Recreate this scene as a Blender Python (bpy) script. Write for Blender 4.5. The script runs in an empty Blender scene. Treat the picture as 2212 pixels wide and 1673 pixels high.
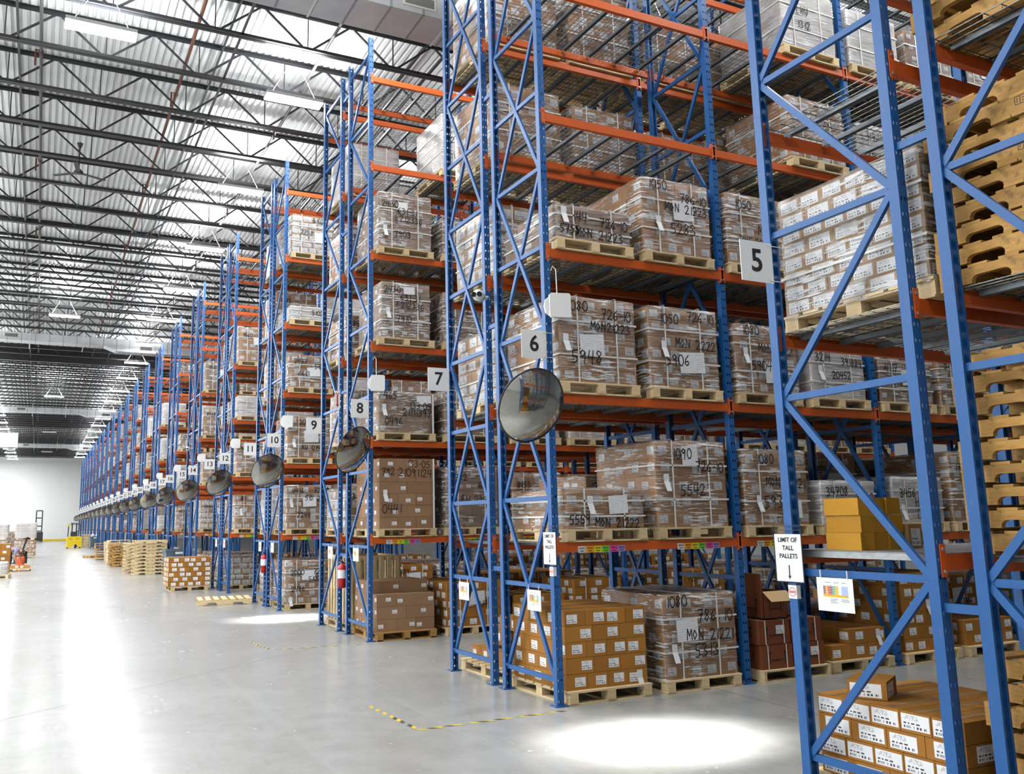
import bpy, math, random
from mathutils import Vector, Matrix
RND = random.Random(11)
sc = bpy.context.scene
COL = sc.collection
pi = math.pi

# ------------------------------------------------------------------ materials
def new_mat(name):
    m = bpy.data.materials.new(name); m.use_nodes = True
    nt = m.node_tree
    return m, nt, nt.nodes['Principled BSDF']
def nd(nt, kind, **kw):
    n = nt.nodes.new(kind)
    for k, v in kw.items():
        if k.startswith('i_'):
            n.inputs[k[2:].replace('_', ' ')].default_value = v
        else:
            setattr(n, k, v)
    return n
def coords(nt, scale=(1, 1, 1), rot=(0, 0, 0), src='Object'):
    tc = nd(nt, 'ShaderNodeTexCoord'); mp = nd(nt, 'ShaderNodeMapping')
    mp.inputs['Scale'].default_value = scale; mp.inputs['Rotation'].default_value = rot
    nt.links.new(tc.outputs[src], mp.inputs['Vector'])
    return mp.outputs['Vector']
def noise(nt, vec, scale, detail=3, rough=.55):
    n = nd(nt, 'ShaderNodeTexNoise'); n.inputs['Scale'].default_value = scale
    n.inputs['Detail'].default_value = detail; n.inputs['Roughness'].default_value = rough
    nt.links.new(vec, n.inputs['Vector']); return n.outputs['Fac']
def ramp(nt, fac, stops):
    r = nd(nt, 'ShaderNodeValToRGB'); e = r.color_ramp.elements
    while len(e) < len(stops): e.new(.5)
    for i, (p, c) in enumerate(stops):
        e[i].position = p; e[i].color = (c, c, c, 1) if isinstance(c, (int, float)) else (*c, 1)
    nt.links.new(fac, r.inputs['Fac']); return r.outputs['Color']
def mix(nt, fac, a, b, blend='MIX'):
    m = nd(nt, 'ShaderNodeMix', data_type='RGBA', blend_type=blend)
    for sock, v in (('Factor', fac), ('A', a), ('B', b)):
        s = [i for i in m.inputs if i.name == sock and i.enabled][0]
        if hasattr(v, 'node'): nt.links.new(v, s)
        else: s.default_value = v if sock == 'Factor' else (*v, 1)
    return [o for o in m.outputs if o.enabled][0]
def mth(nt, op, a, b=None, c=None):
    m = nd(nt, 'ShaderNodeMath', operation=op)
    for i, v in enumerate((a, b, c)):
        if v is None: continue
        if hasattr(v, 'node'): nt.links.new(v, m.inputs[i])
        else: m.inputs[i].default_value = v
    return m.outputs[0]
def rnd_tint(nt, col, amount):
    oi = nd(nt, 'ShaderNodeObjectInfo')
    v = mth(nt, 'MULTIPLY_ADD', oi.outputs['Random'], amount * 2, 1 - amount)
    h = nd(nt, 'ShaderNodeHueSaturation'); nt.links.new(v, h.inputs['Value'])
    if hasattr(col, 'node'): nt.links.new(col, h.inputs['Color'])
    else: h.inputs['Color'].default_value = (*col, 1)
    return h.outputs['Color']
def simple(name, col, rough=.5, metal=0, spec=.5, tint=0, mott=0, mscale=8, emit=0):
    m, nt, b = new_mat(name)
    c = col
    if mott:
        f = noise(nt, coords(nt), mscale, 4)
        c = mix(nt, ramp(nt, f, [(.35, 0), (.65, 1)]), tuple(x * (1 - mott) for x in col), tuple(min(1, x * (1 + mott)) for x in col))
    if tint: c = rnd_tint(nt, c, tint)
    if hasattr(c, 'node'): nt.links.new(c, b.inputs['Base Color'])
    else: b.inputs['Base Color'].default_value = (*c, 1)
    b.inputs['Roughness'].default_value = rough; b.inputs['Metallic'].default_value = metal
    b.inputs['Specular IOR Level'].default_value = spec
    if emit:
        b.inputs['Emission Color'].default_value = (*col, 1); b.inputs['Emission Strength'].default_value = emit
    return m

def painted(name, col, wear, holes=False, rough=.42):
    m, nt, b = new_mat(name)
    f = noise(nt, coords(nt, (14, 14, 3)), 2.2, 6, .7)
    w = ramp(nt, f, [(.635, 0), (.70, .9)])
    f2 = noise(nt, coords(nt), 1.3, 3)
    base = mix(nt, f2, tuple(x * .88 for x in col), tuple(min(1, x * 1.12) for x in col))
    nt.links.new(mix(nt, w, base, wear), b.inputs['Base Color'])
    b.inputs['Roughness'].default_value = rough
    if holes:                                   # keyhole slots punched through the upright's face
        tc = nd(nt, 'ShaderNodeTexCoord'); sp = nd(nt, 'ShaderNodeSeparateXYZ')
        nt.links.new(tc.outputs['Object'], sp.inputs[0])
        ax = mth(nt, 'ABSOLUTE', sp.outputs['X'])
        dx = mth(nt, 'SUBTRACT', ax, .017)
        zz = mth(nt, 'SUBTRACT', mth(nt, 'MODULO', sp.outputs['Z'], .1), .05)
        d = mth(nt, 'SQRT', mth(nt, 'ADD', mth(nt, 'MULTIPLY', dx, dx), mth(nt, 'MULTIPLY', mth(nt, 'MULTIPLY', zz, zz), .45)))
        hole = mth(nt, 'LESS_THAN', d, .0095)
        face = mth(nt, 'LESS_THAN', sp.outputs['Y'], -.02)
        hole = mth(nt, 'MULTIPLY', hole, face)
        tr = nd(nt, 'ShaderNodeBsdfTransparent'); ms = nd(nt, 'ShaderNodeMixShader')
        nt.links.new(hole, ms.inputs[0]); nt.links.new(b.outputs[0], ms.inputs[1]); nt.links.new(tr.outputs[0], ms.inputs[2])
        nt.links.new(ms.outputs[0], nt.nodes['Material Output'].inputs['Surface'])
    return m

M = {}
BLUE = (.011, .100, .318)
M['blue'] = painted('blue_paint', BLUE, (.16, .13, .10))
M['bluehole'] = painted('blue_paint_slotted', BLUE, (.16, .13, .10), True)
M['orange'] = painted('orange_paint', (.60, .108, .016), (.28, .07, .03))
M['orange2'] = painted('orange_plate_paint', (.66, .110, .018), (.36, .09, .03))
M['galv'] = simple('galvanized_steel', (.36, .38, .39), .38, .75, mott=.12, mscale=25)
M['wire'] = simple('deck_wire', (.17, .18, .18), .42, .5)
M['channel'] = simple('deck_channel', (.19, .21, .23), .42, .45)
M['bolt'] = simple('zinc_bolt', (.5, .48, .44), .35, .8)
M['white'] = simple('white_plastic', (.82, .83, .82), .35)
M['paper'] = simple('white_paper', (.86, .87, .88), .6)
M['board'] = simple('white_sign_board', (.88, .89, .89), .45)
M['ink'] = simple('black_ink', (.012, .012, .014), .6)
M['ink2'] = simple('faint_print', (.30, .31, .34), .7)
M['black'] = simple('black_plastic', (.02, .021, .023), .4)
M['dark'] = simple('dark_steel', (.035, .037, .040), .45, .2)
M['joist'] = simple('black_joist_paint', (.020, .021, .024), .38)
M['strap'] = simple('white_strapping', (.80, .79, .76), .35)
M['red'] = simple('red_enamel', (.50, .012, .012), .25)
M['redink'] = simple('red_print', (.55, .03, .03), .6)
M['yellow'] = simple('yellow_enamel', (.78, .56, .01), .3)
M['yellowtape'] = simple('yellow_floor_tape', (.62, .46, .03), .5, mott=.3, mscale=30)
M['blacktape'] = simple('black_floor_tape', (.06, .06, .055), .5, mott=.4, mscale=30)
M['tub'] = simple('slate_blue_plastic', (.115, .165, .225), .4, mott=.1)
M['skin'] = simple('skin', (.46, .23, .15), .5)
M['shirt'] = simple('lavender_shirt', (.24, .23, .36), .8)
M['jeans'] = simple('dark_jeans', (.022, .040, .085), .85)
M['hair'] = simple('dark_hair', (.015, .011, .009), .6)
M['hivis'] = simple('orange_bag', (.75, .09, .02), .6)
M['grille'] = simple('duct_grille', (.62, .62, .58), .5)
M['grillein'] = simple('grille_louvres', (.14, .14, .13), .6)
M['duct'] = simple('duct_sheet_metal', (.62, .64, .66), .33, .5, mott=.10, mscale=1.2)
M['rust'] = simple('rusty_pipe', (.12, .045, .025), .6)
M['pipe'] = simple('grey_pipe', (.10, .10, .10), .5)
M['heater'] = simple('heater_casing', (.55, .58, .62), .4)
for nme, c in (('tg_white', (.8, .8, .8)), ('tg_orange', (.95, .42, .02)), ('tg_yellow', (.85, .78, .03)), ('tg_green', (.20, .65, .06)), ('tg_pink', (.90, .07, .42)), ('tg_purple', (.36, .28, .66)),
               ('tb_red', (.70, .10, .03)), ('tb_purple', (.28, .08, .22)), ('tb_green', (.10, .50, .30)), ('tb_gold', (.80, .48, .02)), ('tb_blue', (.35, .50, .80))):
    M[nme] = simple(nme, c, .5)

def wood(name, c1, c2, tint=.14, stain=.0):
    m, nt, b = new_mat(name)
    f = noise(nt, coords(nt, (6, 6, 40)), 1.5, 4, .6)
    f2 = noise(nt, coords(nt), 9, 3)
    c = mix(nt, ramp(nt, f, [(.3, 0), (.7, 1)]), c1, c2)
    if stain:
        c = mix(nt, ramp(nt, f2, [(.60, 0), (.74, stain)]), c, tuple(x * .25 for x in c2))
    nt.links.new(rnd_tint(nt, c, tint), b.inputs['Base Color'])
    b.inputs['Roughness'].default_value = .7
    return m
M['pine'] = wood('new_pine', (.66, .48, .25), (.78, .62, .37))
M['oldwood'] = wood('yellowed_pallet_wood', (.42, .215, .050), (.58, .335, .098), .16, .8)

def carton_mat(name, col, tint=.12, rough=.72):
    m, nt, b = new_mat(name)
    f = noise(nt, coords(nt, (1, 1, 1)), 3.5, 4)
    g = noise(nt, coords(nt, (5, 5, 120)), 3, 2)
    c = mix(nt, f, tuple(x * .90 for x in col), tuple(x * 1.10 for x in col))
    c = mix(nt, mth(nt, 'MULTIPLY', g, .22), c, tuple(x * .72 for x in col))
    nt.links.new(rnd_tint(nt, c, tint), b.inputs['Base Color'])
    b.inputs['Roughness'].default_value = rough; b.inputs['Specular IOR Level'].default_value = .3
    return m
KIND = {'A': (.47, .235, .080), 'B': (.40, .175, .030), 'C': (.33, .195, .108), 'D': (.215, .062, .024), 'E': (.50, .245, .022), 'F': (.42, .245, .105)}
for k, c in KIND.items(): M['ct' + k] = carton_mat('cardboard_' + {'A': 'kraft', 'B': 'golden', 'C': 'grey_brown', 'D': 'red_brown', 'E': 'mustard', 'F': 'pale'}[k], c)
M['seam'] = simple('carton_seam', (.13, .075, .030), .7)
M['tapeb'] = simple('carton_tape', (.42, .25, .10), .25)
M['inside'] = simple('carton_inside', (.62, .42, .20), .8)

def label_mat(name, seed):
    m, nt, b = new_mat(name)
    uv = nd(nt, 'ShaderNodeTexCoord'); sp = nd(nt, 'ShaderNodeSeparateXYZ'); nt.links.new(uv.outputs['UV'], sp.inputs[0])
    u, v = sp.outputs['X'], sp.outputs['Y']
    wn = nd(nt, 'ShaderNodeTexWhiteNoise', noise_dimensions='1D')
    nt.links.new(mth(nt, 'FLOOR', mth(nt, 'MULTIPLY_ADD', u, 46, seed)), wn.inputs['W'])
    bars = mth(nt, 'GREATER_THAN', wn.outputs['Value'], .48)
    def band(lo, hi, a=.08, z=.92):
        k = mth(nt, 'MULTIPLY', mth(nt, 'GREATER_THAN', v, lo), mth(nt, 'LESS_THAN', v, hi))
        return mth(nt, 'MULTIPLY', k, mth(nt, 'MULTIPLY', mth(nt, 'GREATER_THAN', u, a), mth(nt, 'LESS_THAN', u, z)))
    bar = mth(nt, 'MULTIPLY', bars, band(.10, .26))
    wn2 = nd(nt, 'ShaderNodeTexWhiteNoise', noise_dimensions='1D')
    nt.links.new(mth(nt, 'FLOOR', mth(nt, 'MULTIPLY_ADD', u, 17, seed * 3)), wn2.inputs['W'])
    txt = mth(nt, 'MULTIPLY', mth(nt, 'GREATER_THAN', wn2.outputs['Value'], .25), band(.36, .46, .08, .66))
    wn3 = nd(nt, 'ShaderNodeTexWhiteNoise', noise_dimensions='2D')
    cv = nd(nt, 'ShaderNodeCombineXYZ')
    nt.links.new(mth(nt, 'FLOOR', mth(nt, 'MULTIPLY', u, 30)), cv.inputs[0]); nt.links.new(mth(nt, 'FLOOR', mth(nt, 'MULTIPLY', v, 13)), cv.inputs[1])
    nt.links.new(cv.outputs[0], wn3.inputs['Vector'])
    fine = mth(nt, 'MULTIPLY', mth(nt, 'MULTIPLY', mth(nt, 'GREATER_THAN', wn3.outputs['Value'], .5), band(.60, .92, .08, .62)), .35)
    tot = mth(nt, 'MAXIMUM', mth(nt, 'MAXIMUM', bar, txt), fine)
    nt.links.new(mix(nt, tot, (.90, .91, .93), (.04, .04, .045)), b.inputs['Base Color'])
    b.inputs['Roughness'].default_value = .5
    return m
M['label'] = label_mat('barcode_label', 5)
def slip_mat():
    m, nt, b = new_mat('packing_slip_paper')
    uv = nd(nt, 'ShaderNodeTexCoord'); sp = nd(nt, 'ShaderNodeSeparateXYZ'); nt.links.new(uv.outputs['UV'], sp.inputs[0])
    ln = mth(nt, 'GREATER_THAN', mth(nt, 'FRACT', mth(nt, 'MULTIPLY', sp.outputs['Y'], 9)), .72)
    wn = nd(nt, 'ShaderNodeTexWhiteNoise', noise_dimensions='2D'); cv = nd(nt, 'ShaderNodeCombineXYZ')
    nt.links.new(mth(nt, 'FLOOR', mth(nt, 'MULTIPLY', sp.outputs['X'], 22)), cv.inputs[0]); nt.links.new(mth(nt, 'FLOOR', mth(nt, 'MULTIPLY', sp.outputs['Y'], 9)), cv.inputs[1])
    nt.links.new(cv.outputs[0], wn.inputs['Vector'])
    f = mth(nt, 'MULTIPLY', ln, mth(nt, 'MULTIPLY', mth(nt, 'GREATER_THAN', wn.outputs['Value'], .45), .35))
    nt.links.new(mix(nt, f, (.84, .86, .89), (.2, .2, .24)), b.inputs['Base Color']); b.inputs['Roughness'].default_value = .55
    return m
M['slip'] = slip_mat()

def film_mat(name, base, streak, haze):
    m, nt, b = new_mat(name)
    oi = nd(nt, 'ShaderNodeObjectInfo')
    def field(scale, rot, off):
        va = nd(nt, 'ShaderNodeVectorMath', operation='MULTIPLY_ADD'); nt.links.new(oi.outputs['Location'], va.inputs[0])
        va.inputs[1].default_value = (1.7, 1.3, 2.1); nt.links.new(coords(nt, scale, rot), va.inputs[2])
        v2 = nd(nt, 'ShaderNodeVectorMath', operation='ADD'); nt.links.new(va.outputs[0], v2.inputs[0]); v2.inputs[1].default_value = (off, off, off)
        return v2.outputs[0]
    f = noise(nt, field((2.0, 2.0, 26), (.25, .20, 0), 0), 1.5, 5, .6)
    g = noise(nt, field((3.0, 3.0, 3.0), (0, 0, 0), 7), .8, 3)
    k = noise(nt, field((7, 7, 60), (-.35, -.3, 0), 3), 1.2, 3, .6)
    patch = ramp(nt, g, [(.40, .10), (.56, 1)])
    st = mth(nt, 'MULTIPLY', mth(nt, 'MAXIMUM', ramp(nt, f, [(.55, 0), (.60, 1)]), ramp(nt, k, [(.57, 0), (.63, .9)])), patch)  # whitish film folds plus lamp glints, painted in as white streaks
    bp = nd(nt, 'ShaderNodeBump'); bp.inputs['Strength'].default_value = .8; bp.inputs['Distance'].default_value = .03
    nt.links.new(f, bp.inputs['Height'])
    gl = nd(nt, 'ShaderNodeBsdfGlossy'); gl.inputs['Color'].default_value = (1, 1, 1, 1); gl.inputs['Roughness'].default_value = .28
    nt.links.new(bp.outputs[0], gl.inputs['Normal'])
    lw = nd(nt, 'ShaderNodeLayerWeight'); lw.inputs['Blend'].default_value = .30
    gfac = mth(nt, 'MINIMUM', mth(nt, 'MULTIPLY_ADD', lw.outputs['Fresnel'], .55, base), .9)
    tr = nd(nt, 'ShaderNodeBsdfTransparent'); tr.inputs[0].default_value = (.985, .985, .985, 1)
    m1 = nd(nt, 'ShaderNodeMixShader'); nt.links.new(gfac, m1.inputs[0]); nt.links.new(tr.outputs[0], m1.inputs[1]); nt.links.new(gl.outputs[0], m1.inputs[2])
    b.inputs['Base Color'].default_value = (.88, .89, .90, 1); b.inputs['Roughness'].default_value = .22
    b.inputs['Specular IOR Level'].default_value = .8; nt.links.new(bp.outputs[0], b.inputs['Normal'])
    m2 = nd(nt, 'ShaderNodeMixShader'); nt.links.new(mth(nt, 'MULTIPLY_ADD', st, streak, haze), m2.inputs[0]); nt.links.new(m1.outputs[0], m2.inputs[1]); nt.links.new(b.outputs[0], m2.inputs[2])
    nt.links.new(m2.outputs[0], nt.nodes['Material Output'].inputs['Surface'])
    return m
M['film'] = film_mat('stretch_film', .07, .88, .015)
M['filmw'] = film_mat('stretch_film_thick', .18, .55, .34)

def floor_mat():
    m, nt, b = new_mat('polished_concrete')
    o = coords(nt)
    f = noise(nt, o, .35, 6, .6); g = noise(nt, o, 2.4, 7, .65)
    c = mix(nt, ramp(nt, f, [(.3, 0), (.7, 1)]), (.335, .332, .315), (.425, .428, .415))
    c = mix(nt, ramp(nt, g, [(.40, .0), (.80, .55)]), c, (.195, .188, .172))
    sv = coords(nt, (3.2, .16, 1), (0, 0, .9)); s1 = noise(nt, sv, 1.0, 8, .68)
    sv2 = coords(nt, (.13, 2.6, 1), (0, 0, -.35)); s2 = noise(nt, sv2, 1.1, 8, .68)
    sc_ = mth(nt, 'MAXIMUM', ramp(nt, s1, [(.54, 0), (.70, .55)]), ramp(nt, s2, [(.55, 0), (.72, .5)]))
    c = mix(nt, sc_, c, (.42, .43, .42))
    wv = nd(nt, 'ShaderNodeTexVoronoi', feature='DISTANCE_TO_EDGE'); wv.inputs['Scale'].default_value = .11
    nt.links.new(o, wv.inputs['Vector'])
    cr = ramp(nt, wv.outputs['Distance'], [(0, .45), (.0014, 0)])
    c = mix(nt, cr, c, (.19, .185, .175))
    nt.links.new(c, b.inputs['Base Color'])
    r = mth(nt, 'MULTIPLY_ADD', g, .22, .13)
    nt.links.new(r, b.inputs['Roughness'])
    b.inputs['Specular IOR Level'].default_value = .55
    bp = nd(nt, 'ShaderNodeBump'); bp.inputs['Strength'].default_value = .05; bp.inputs['Distance'].default_value = .02
    nt.links.new(noise(nt, o, 1.1, 4), bp.inputs['Height']); nt.links.new(bp.outputs[0], b.inputs['Normal'])
    return m
M['floor'] = floor_mat()
M['deck'] = simple('painted_roof_deck', (.74, .76, .77), .45, mott=.05, mscale=1)
M['wall'] = simple('white_wall', (.93, .94, .94), .6)
M['walld'] = simple('side_wall', (.62, .63, .64), .7)

def lamp_mat(name, s):
    m, nt, b = new_mat(name)
    b.inputs['Base Color'].default_value = (.9, .9, .9, 1)
    b.inputs['Emission Color'].default_value = (.985, .998, 1, 1); b.inputs['Emission Strength'].default_value = s
    return m
LAMP = {'edge': 88, 'aisle': 75, 'mid': 120, 'open': 142}
for k, v in LAMP.items(): M['lamp_' + k] = lamp_mat('lit_diffuser_' + k, v); M['up_' + k] = lamp_mat('lit_upper_slot_' + k, v * (2.7 if k in ('edge', 'mid') else .8))
M['lampoff'] = simple('unlit_diffuser', (.75, .77, .78), .4)
def mirror_mat():
    m, nt, b = new_mat('mirror_acrylic')
    b.inputs['Base Color'].default_value = (.50, .50, .46, 1); b.inputs['Metallic'].default_value = 1; b.inputs['Roughness'].default_value = .07
    return m
M['mirror'] = mirror_mat()
M['lens'] = simple('camera_lens', (.015, .016, .018), .08)

# ------------------------------------------------------------------ mesh helpers
class MB:
    def __init__(s): s.v = []; s.f = []; s.m = []; s.uv = {}
    def face(s, pts, m=0, uv=None):
        i = len(s.v); s.v += [tuple(p) for p in pts]
        s.f.append(tuple(range(i, i + len(pts)))); s.m.append(m)
        if uv: s.uv[len(s.f) - 1] = uv
    def quv(s, a, b, c, d, m=0): s.face((a, b, c, d), m, ((0, 0), (1, 0), (1, 1), (0, 1)))
    def box(s, x0, x1, y0, y1, z0, z1, m=0):
        i = len(s.v)
        s.v += [(x0, y0, z0), (x1, y0, z0), (x1, y1, z0), (x0, y1, z0), (x0, y0, z1), (x1, y0, z1), (x1, y1, z1), (x0, y1, z1)]
        for q in ((0, 3, 2, 1), (4, 5, 6, 7), (0, 1, 5, 4), (1, 2, 6, 5), (2, 3, 7, 6), (3, 0, 4, 7)):
            s.f.append(tuple(i + k for k in q)); s.m.append(m)
    def bar(s, p, q, w, h, m=0, up=(0, 0, 1)):
        p, q = Vector(p), Vector(q); d = (q - p).normalized(); u = Vector(up)
        if abs(d.dot(u)) > .98: u = Vector((0, 1, 0))
        a = d.cross(u).normalized(); u = a.cross(d).normalized()
        i = len(s.v)
        for o in (p, q):
            for sx, sz in ((-1, -1), (1, -1), (1, 1), (-1, 1)):
                s.v.append(tuple(o + a * (sx * w / 2) + u * (sz * h / 2)))
        for f in ((0, 1, 2, 3), (7, 6, 5, 4), (0, 4, 5, 1), (1, 5, 6, 2), (2, 6, 7, 3), (3, 7, 4, 0)):
            s.f.append(tuple(i + k for k in f)); s.m.append(m)
    def tube(s, pts, r, n=8, m=0, cap=True):
        pts = [Vector(p) for p in pts]; i0 = len(s.v)
        for k, p in enumerate(pts):
            d = ((pts[min(k + 1, len(pts) - 1)]) - pts[max(k - 1, 0)]).normalized()
            u = Vector((0, 0, 1)) if abs(d.z) < .95 else Vector((0, 1, 0))
            a = d.cross(u).normalized(); b = a.cross(d)
            rr = r[k] if isinstance(r, (list, tuple)) else r
            for j in range(n):
                t = 2 * pi * j / n
                s.v.append(tuple(p + a * (rr * math.cos(t)) + b * (rr * math.sin(t))))
        for k in range(len(pts) - 1):
            for j in range(n):
                a0 = i0 + k * n + j; a1 = i0 + k * n + (j + 1) % n
                s.f.append((a0, a1, a1 + n, a0 + n)); s.m.append(m)
        if cap:
            s.f.append(tuple(i0 + j for j in reversed(range(n)))); s.m.append(m)
            s.f.append(tuple(i0 + (len(pts) - 1) * n + j for j in range(n))); s.m.append(m)
    def prism(s, poly, axis, a, b, m=0):
        """poly: 2-D outline; axis 'x': (y,z) extruded along x; 'y': (x,z) along y; 'z': (x,y) along z"""
        def p3(p, t): return {'x': (t, p[0], p[1]), 'y': (p[0], t, p[1]), 'z': (p[0], p[1], t)}[axis]
        n = len(poly); i = len(s.v)
        s.v += [p3(p, a) for p in poly] + [p3(p, b) for p in poly]
        s.f.append(tuple(i + k for k in reversed(range(n)))); s.m.append(m)
        s.f.append(tuple(i + n + k for k in range(n))); s.m.append(m)
        for k in range(n):
            s.f.append((i + k, i + (k + 1) % n, i + n + (k + 1) % n, i + n + k)); s.m.append(m)
    def mesh(s, name, mats, smooth=False):
        me = bpy.data.meshes.new(name); me.from_pydata(s.v, [], s.f)
        for k in (mats if isinstance(mats, (list, tuple)) else [mats]): me.materials.append(M[k])
        me.polygons.foreach_set('material_index', s.m)
        if s.uv:
            ul = me.uv_layers.new(name='UVMap')
            for fi, uvs in s.uv.items():
                for li, c in zip(me.polygons[fi].loop_indices, uvs): ul.data[li].uv = c
        if smooth: me.polygons.foreach_set('use_smooth', [True] * len(s.f))
        me.update(); return me
    def obj(s, name, mats, parent=None, loc=(0, 0, 0), rot=0, smooth=False):
        return inst(s.mesh(name, mats, smooth), name, parent, loc, rot)

def inst(me, name, parent=None, loc=(0, 0, 0), rot=0):
    o = bpy.data.objects.new(name, me); COL.objects.link(o); o.location = loc
    if rot: o.rotation_euler = rot if isinstance(rot, (tuple, list)) else (0, 0, rot)
    if parent: o.parent = parent
    return o
def tag(o, label, cat, group=None):
    o['label'] = label; o['category'] = cat
    if group: o['group'] = group
    return o
def thing(name, label, cat, loc=(0, 0, 0), rot=0, group=None):
    o = bpy.data.objects.new(name, None); COL.objects.link(o); o.location = loc; o.empty_display_size = .1
    if rot: o.rotation_euler = rot if isinstance(rot, (tuple, list)) else (0, 0, rot)
    return tag(o, label, cat, group)
def struct(o): o['kind'] = 'structure'; return o
CACHE = {}
def cached(key, fn):
    if key not in CACHE: CACHE[key] = fn()
    return CACHE[key]

# printed lettering (flat mesh facing -Y, centred)
def text_mesh(txt, size, m='ink', spacing=1.0):
    def make():
        cu = bpy.data.curves.new('lettering', 'FONT'); cu.body = txt; cu.size = size
        cu.offset = size * .018; cu.align_x = 'CENTER'; cu.align_y = 'CENTER'; cu.space_line = spacing; cu.extrude = .0006
        cu.resolution_u = 3
        ob = bpy.data.objects.new('lettering', cu)
        me = bpy.data.meshes.new_from_object(ob)
        bpy.data.objects.remove(ob); bpy.data.curves.remove(cu)
        me.transform(Matrix.Rotation(pi / 2, 4, 'X'))
        me.materials.clear(); me.materials.append(M[m]); me.name = 'lettering'
        return me
    return cached(('txt', txt, size, m, spacing), make)
# marker handwriting: strokes on a 4 x 6 grid
STROKE = {
 '0': [[(1, 6), (0, 4), (0, 2), (1, 0), (2.4, 0), (3.4, 2), (3.2, 4.5), (2.2, 6), (1, 6)]],
 '1': [[(1.6, 6), (1.3, 0)]],
 '2': [[(0, 4.6), (.8, 6), (2.4, 6), (3, 4.6), (2, 2.4), (0, 0), (3.4, .2)]],
 '3': [[(0, 5.6), (1.8, 6), (2.8, 4.8), (1.2, 3.2), (3, 2), (2.2, .3), (0, .1)]],
 '4': [[(.8, 6), (0, 2.6), (3.4, 2.8)], [(2.8, 6), (2.2, -.6)]],
 '5': [[(3.2, 6), (.6, 5.8), (.4, 3.4), (2.4, 3.2), (2.8, 1.2), (1.4, 0), (0, .3)]],
 '6': [[(2.6, 6), (.6, 3.6), (.1, 1.4), (1.4, 0), (2.8, 1), (2.2, 2.6), (.3, 2)]],
 '7': [[(0, 5.8), (3.2, 6), (1.2, -.4)], [(.9, 3), (2.9, 3.2)]],
 '8': [[(2.6, 5.2), (1.2, 6), (.4, 4.8), (2.6, 1.8), (1.4, 0), (.1, 1.2), (2.9, 4.8)]],
 '9': [[(2.8, 5), (1.4, 6), (.2, 4.6), (1.4, 3), (2.8, 5), (2.2, -.5)]],
 '-': [[(.4, 3), (2.4, 3.2)]], ' ': [],
 'M': [[(0, 0), (.5, 6), (1.8, 2.2), (3.4, 6), (3.6, 0)]], 'N': [[(0, 0), (.3, 6), (2.9, 0), (3.2, 6)]],
 'O': [[(1.4, 5.4), (.1, 3), (1.2, .2), (2.8, 2.6), (1.4, 5.4)]], 'E': [[(2.8, 6), (.2, 5.8), (.1, 0), (2.8, .2)], [(.2, 3), (2.2, 3.2)]],
 'F': [[(2.9, 6), (.2, 5.8), (.1, 0)], [(.2, 3), (2.2, 3.2)]], 'S': [[(2.8, 5.6), (1, 6), (.3, 4.4), (2.6, 2), (1.8, .1), (0, .4)]],
 'I': [[(1, 6), (1, 0)]], 'D': [[(.2, 0), (.3, 6), (2.4, 4.6), (2.6, 1.6), (.2, 0)]], 'H': [[(.2, 0), (.4, 6)], [(2.6, 0), (2.8, 6)], [(.3, 3), (2.7, 3.1)]],
 'U': [[(.2, 6), (.3, 1), (1.4, 0), (2.5, 1.2), (2.7, 6)]], 'L': [[(.4, 6), (.2, .1), (2.6, .2)]],
}
def writing_len(txt, size): return sum(2.6 if c in '1I-' else 4.4 for c in txt) * size / 6
def writing_mb(mb, txt, x, z, size, y, slope=0.0, thick=.0085):
    u = size / 6; cx = 0
    for ch in txt:
        for st in STROKE.get(ch, []):
            for a, b in zip(st[:-1], st[1:]):
                ax, az = x + (cx + a[0]) * u, z + a[1] * u + slope * (cx + a[0]) * u
                bx, bz = x + (cx + b[0]) * u, z + b[1] * u + slope * (cx + b[0]) * u
                d = math.hypot(bx - ax, bz - az) or 1e-6; nx, nz = -(bz - az) / d * thick / 2, (bx - ax) / d * thick / 2
                ex, ez = (bx - ax) / d * thick * .35, (bz - az) / d * thick * .35
                mb.face(((ax - ex + nx, y, az - ez + nz), (ax - ex - nx, y, az - ez - nz), (bx + ex - nx, y, bz + ez - nz), (bx + ex + nx, y, bz + ez + nz)))
        cx += 2.6 if ch in '1I-' else 4.4
    return cx * u

# ------------------------------------------------------------------ cartons, pallets, wrapped loads
LAB = {'A': (.115, .085), 'B': (.125, .088), 'C': (.085, .058), 'D': (.15, .11), 'E': None, 'F': (.19, .115)}
def carton_into(mb, kind, w, d, h, x=0, y=0, z=0, var=0, lab=True, seam=True):
    mb.box(x - w / 2, x + w / 2, y - d / 2, y + d / 2, z, z + h, 0)
    e = .0012
    if seam and h > .05:
        mb.face(((x - w / 2, y - .024, z + h + e), (x + w / 2, y - .024, z + h + e), (x + w / 2, y + .024, z + h + e), (x - w / 2, y + .024, z + h + e)), 2)
    L = LAB[kind]
    if lab and L:
        lw, lh = min(L[0], w * .8), min(L[1], h * .78)
        ox = (w / 2 - lw / 2 - .02) * (1, -1, .2, -.3)[var % 4]; oz = z + (h - lh) * (.42, .5, .35, .55)[var % 4]
        a, b = x + ox - lw / 2, x + ox + lw / 2
        mb.quv((a, y - d / 2 - e, oz), (b, y - d / 2 - e, oz), (b, y - d / 2 - e, oz + lh), (a, y - d / 2 - e, oz + lh), 1)
        mb.quv((b, y + d / 2 + e, oz), (a, y + d / 2 + e, oz), (a, y + d / 2 + e, oz + lh), (b, y + d / 2 + e, oz + lh), 1)
        lw2 = min(L[0], d * .8); oy = (d / 2 - lw2 / 2 - .015) * (-1, .1, -.6, .7)[(var + 1) % 4]
        a, b = y + oy - lw2 / 2, y + oy + lw2 / 2
        mb.quv((x - w / 2 - e, b, oz), (x - w / 2 - e, a, oz), (x - w / 2 - e, a, oz + lh), (x - w / 2 - e, b, oz + lh), 1)
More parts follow.
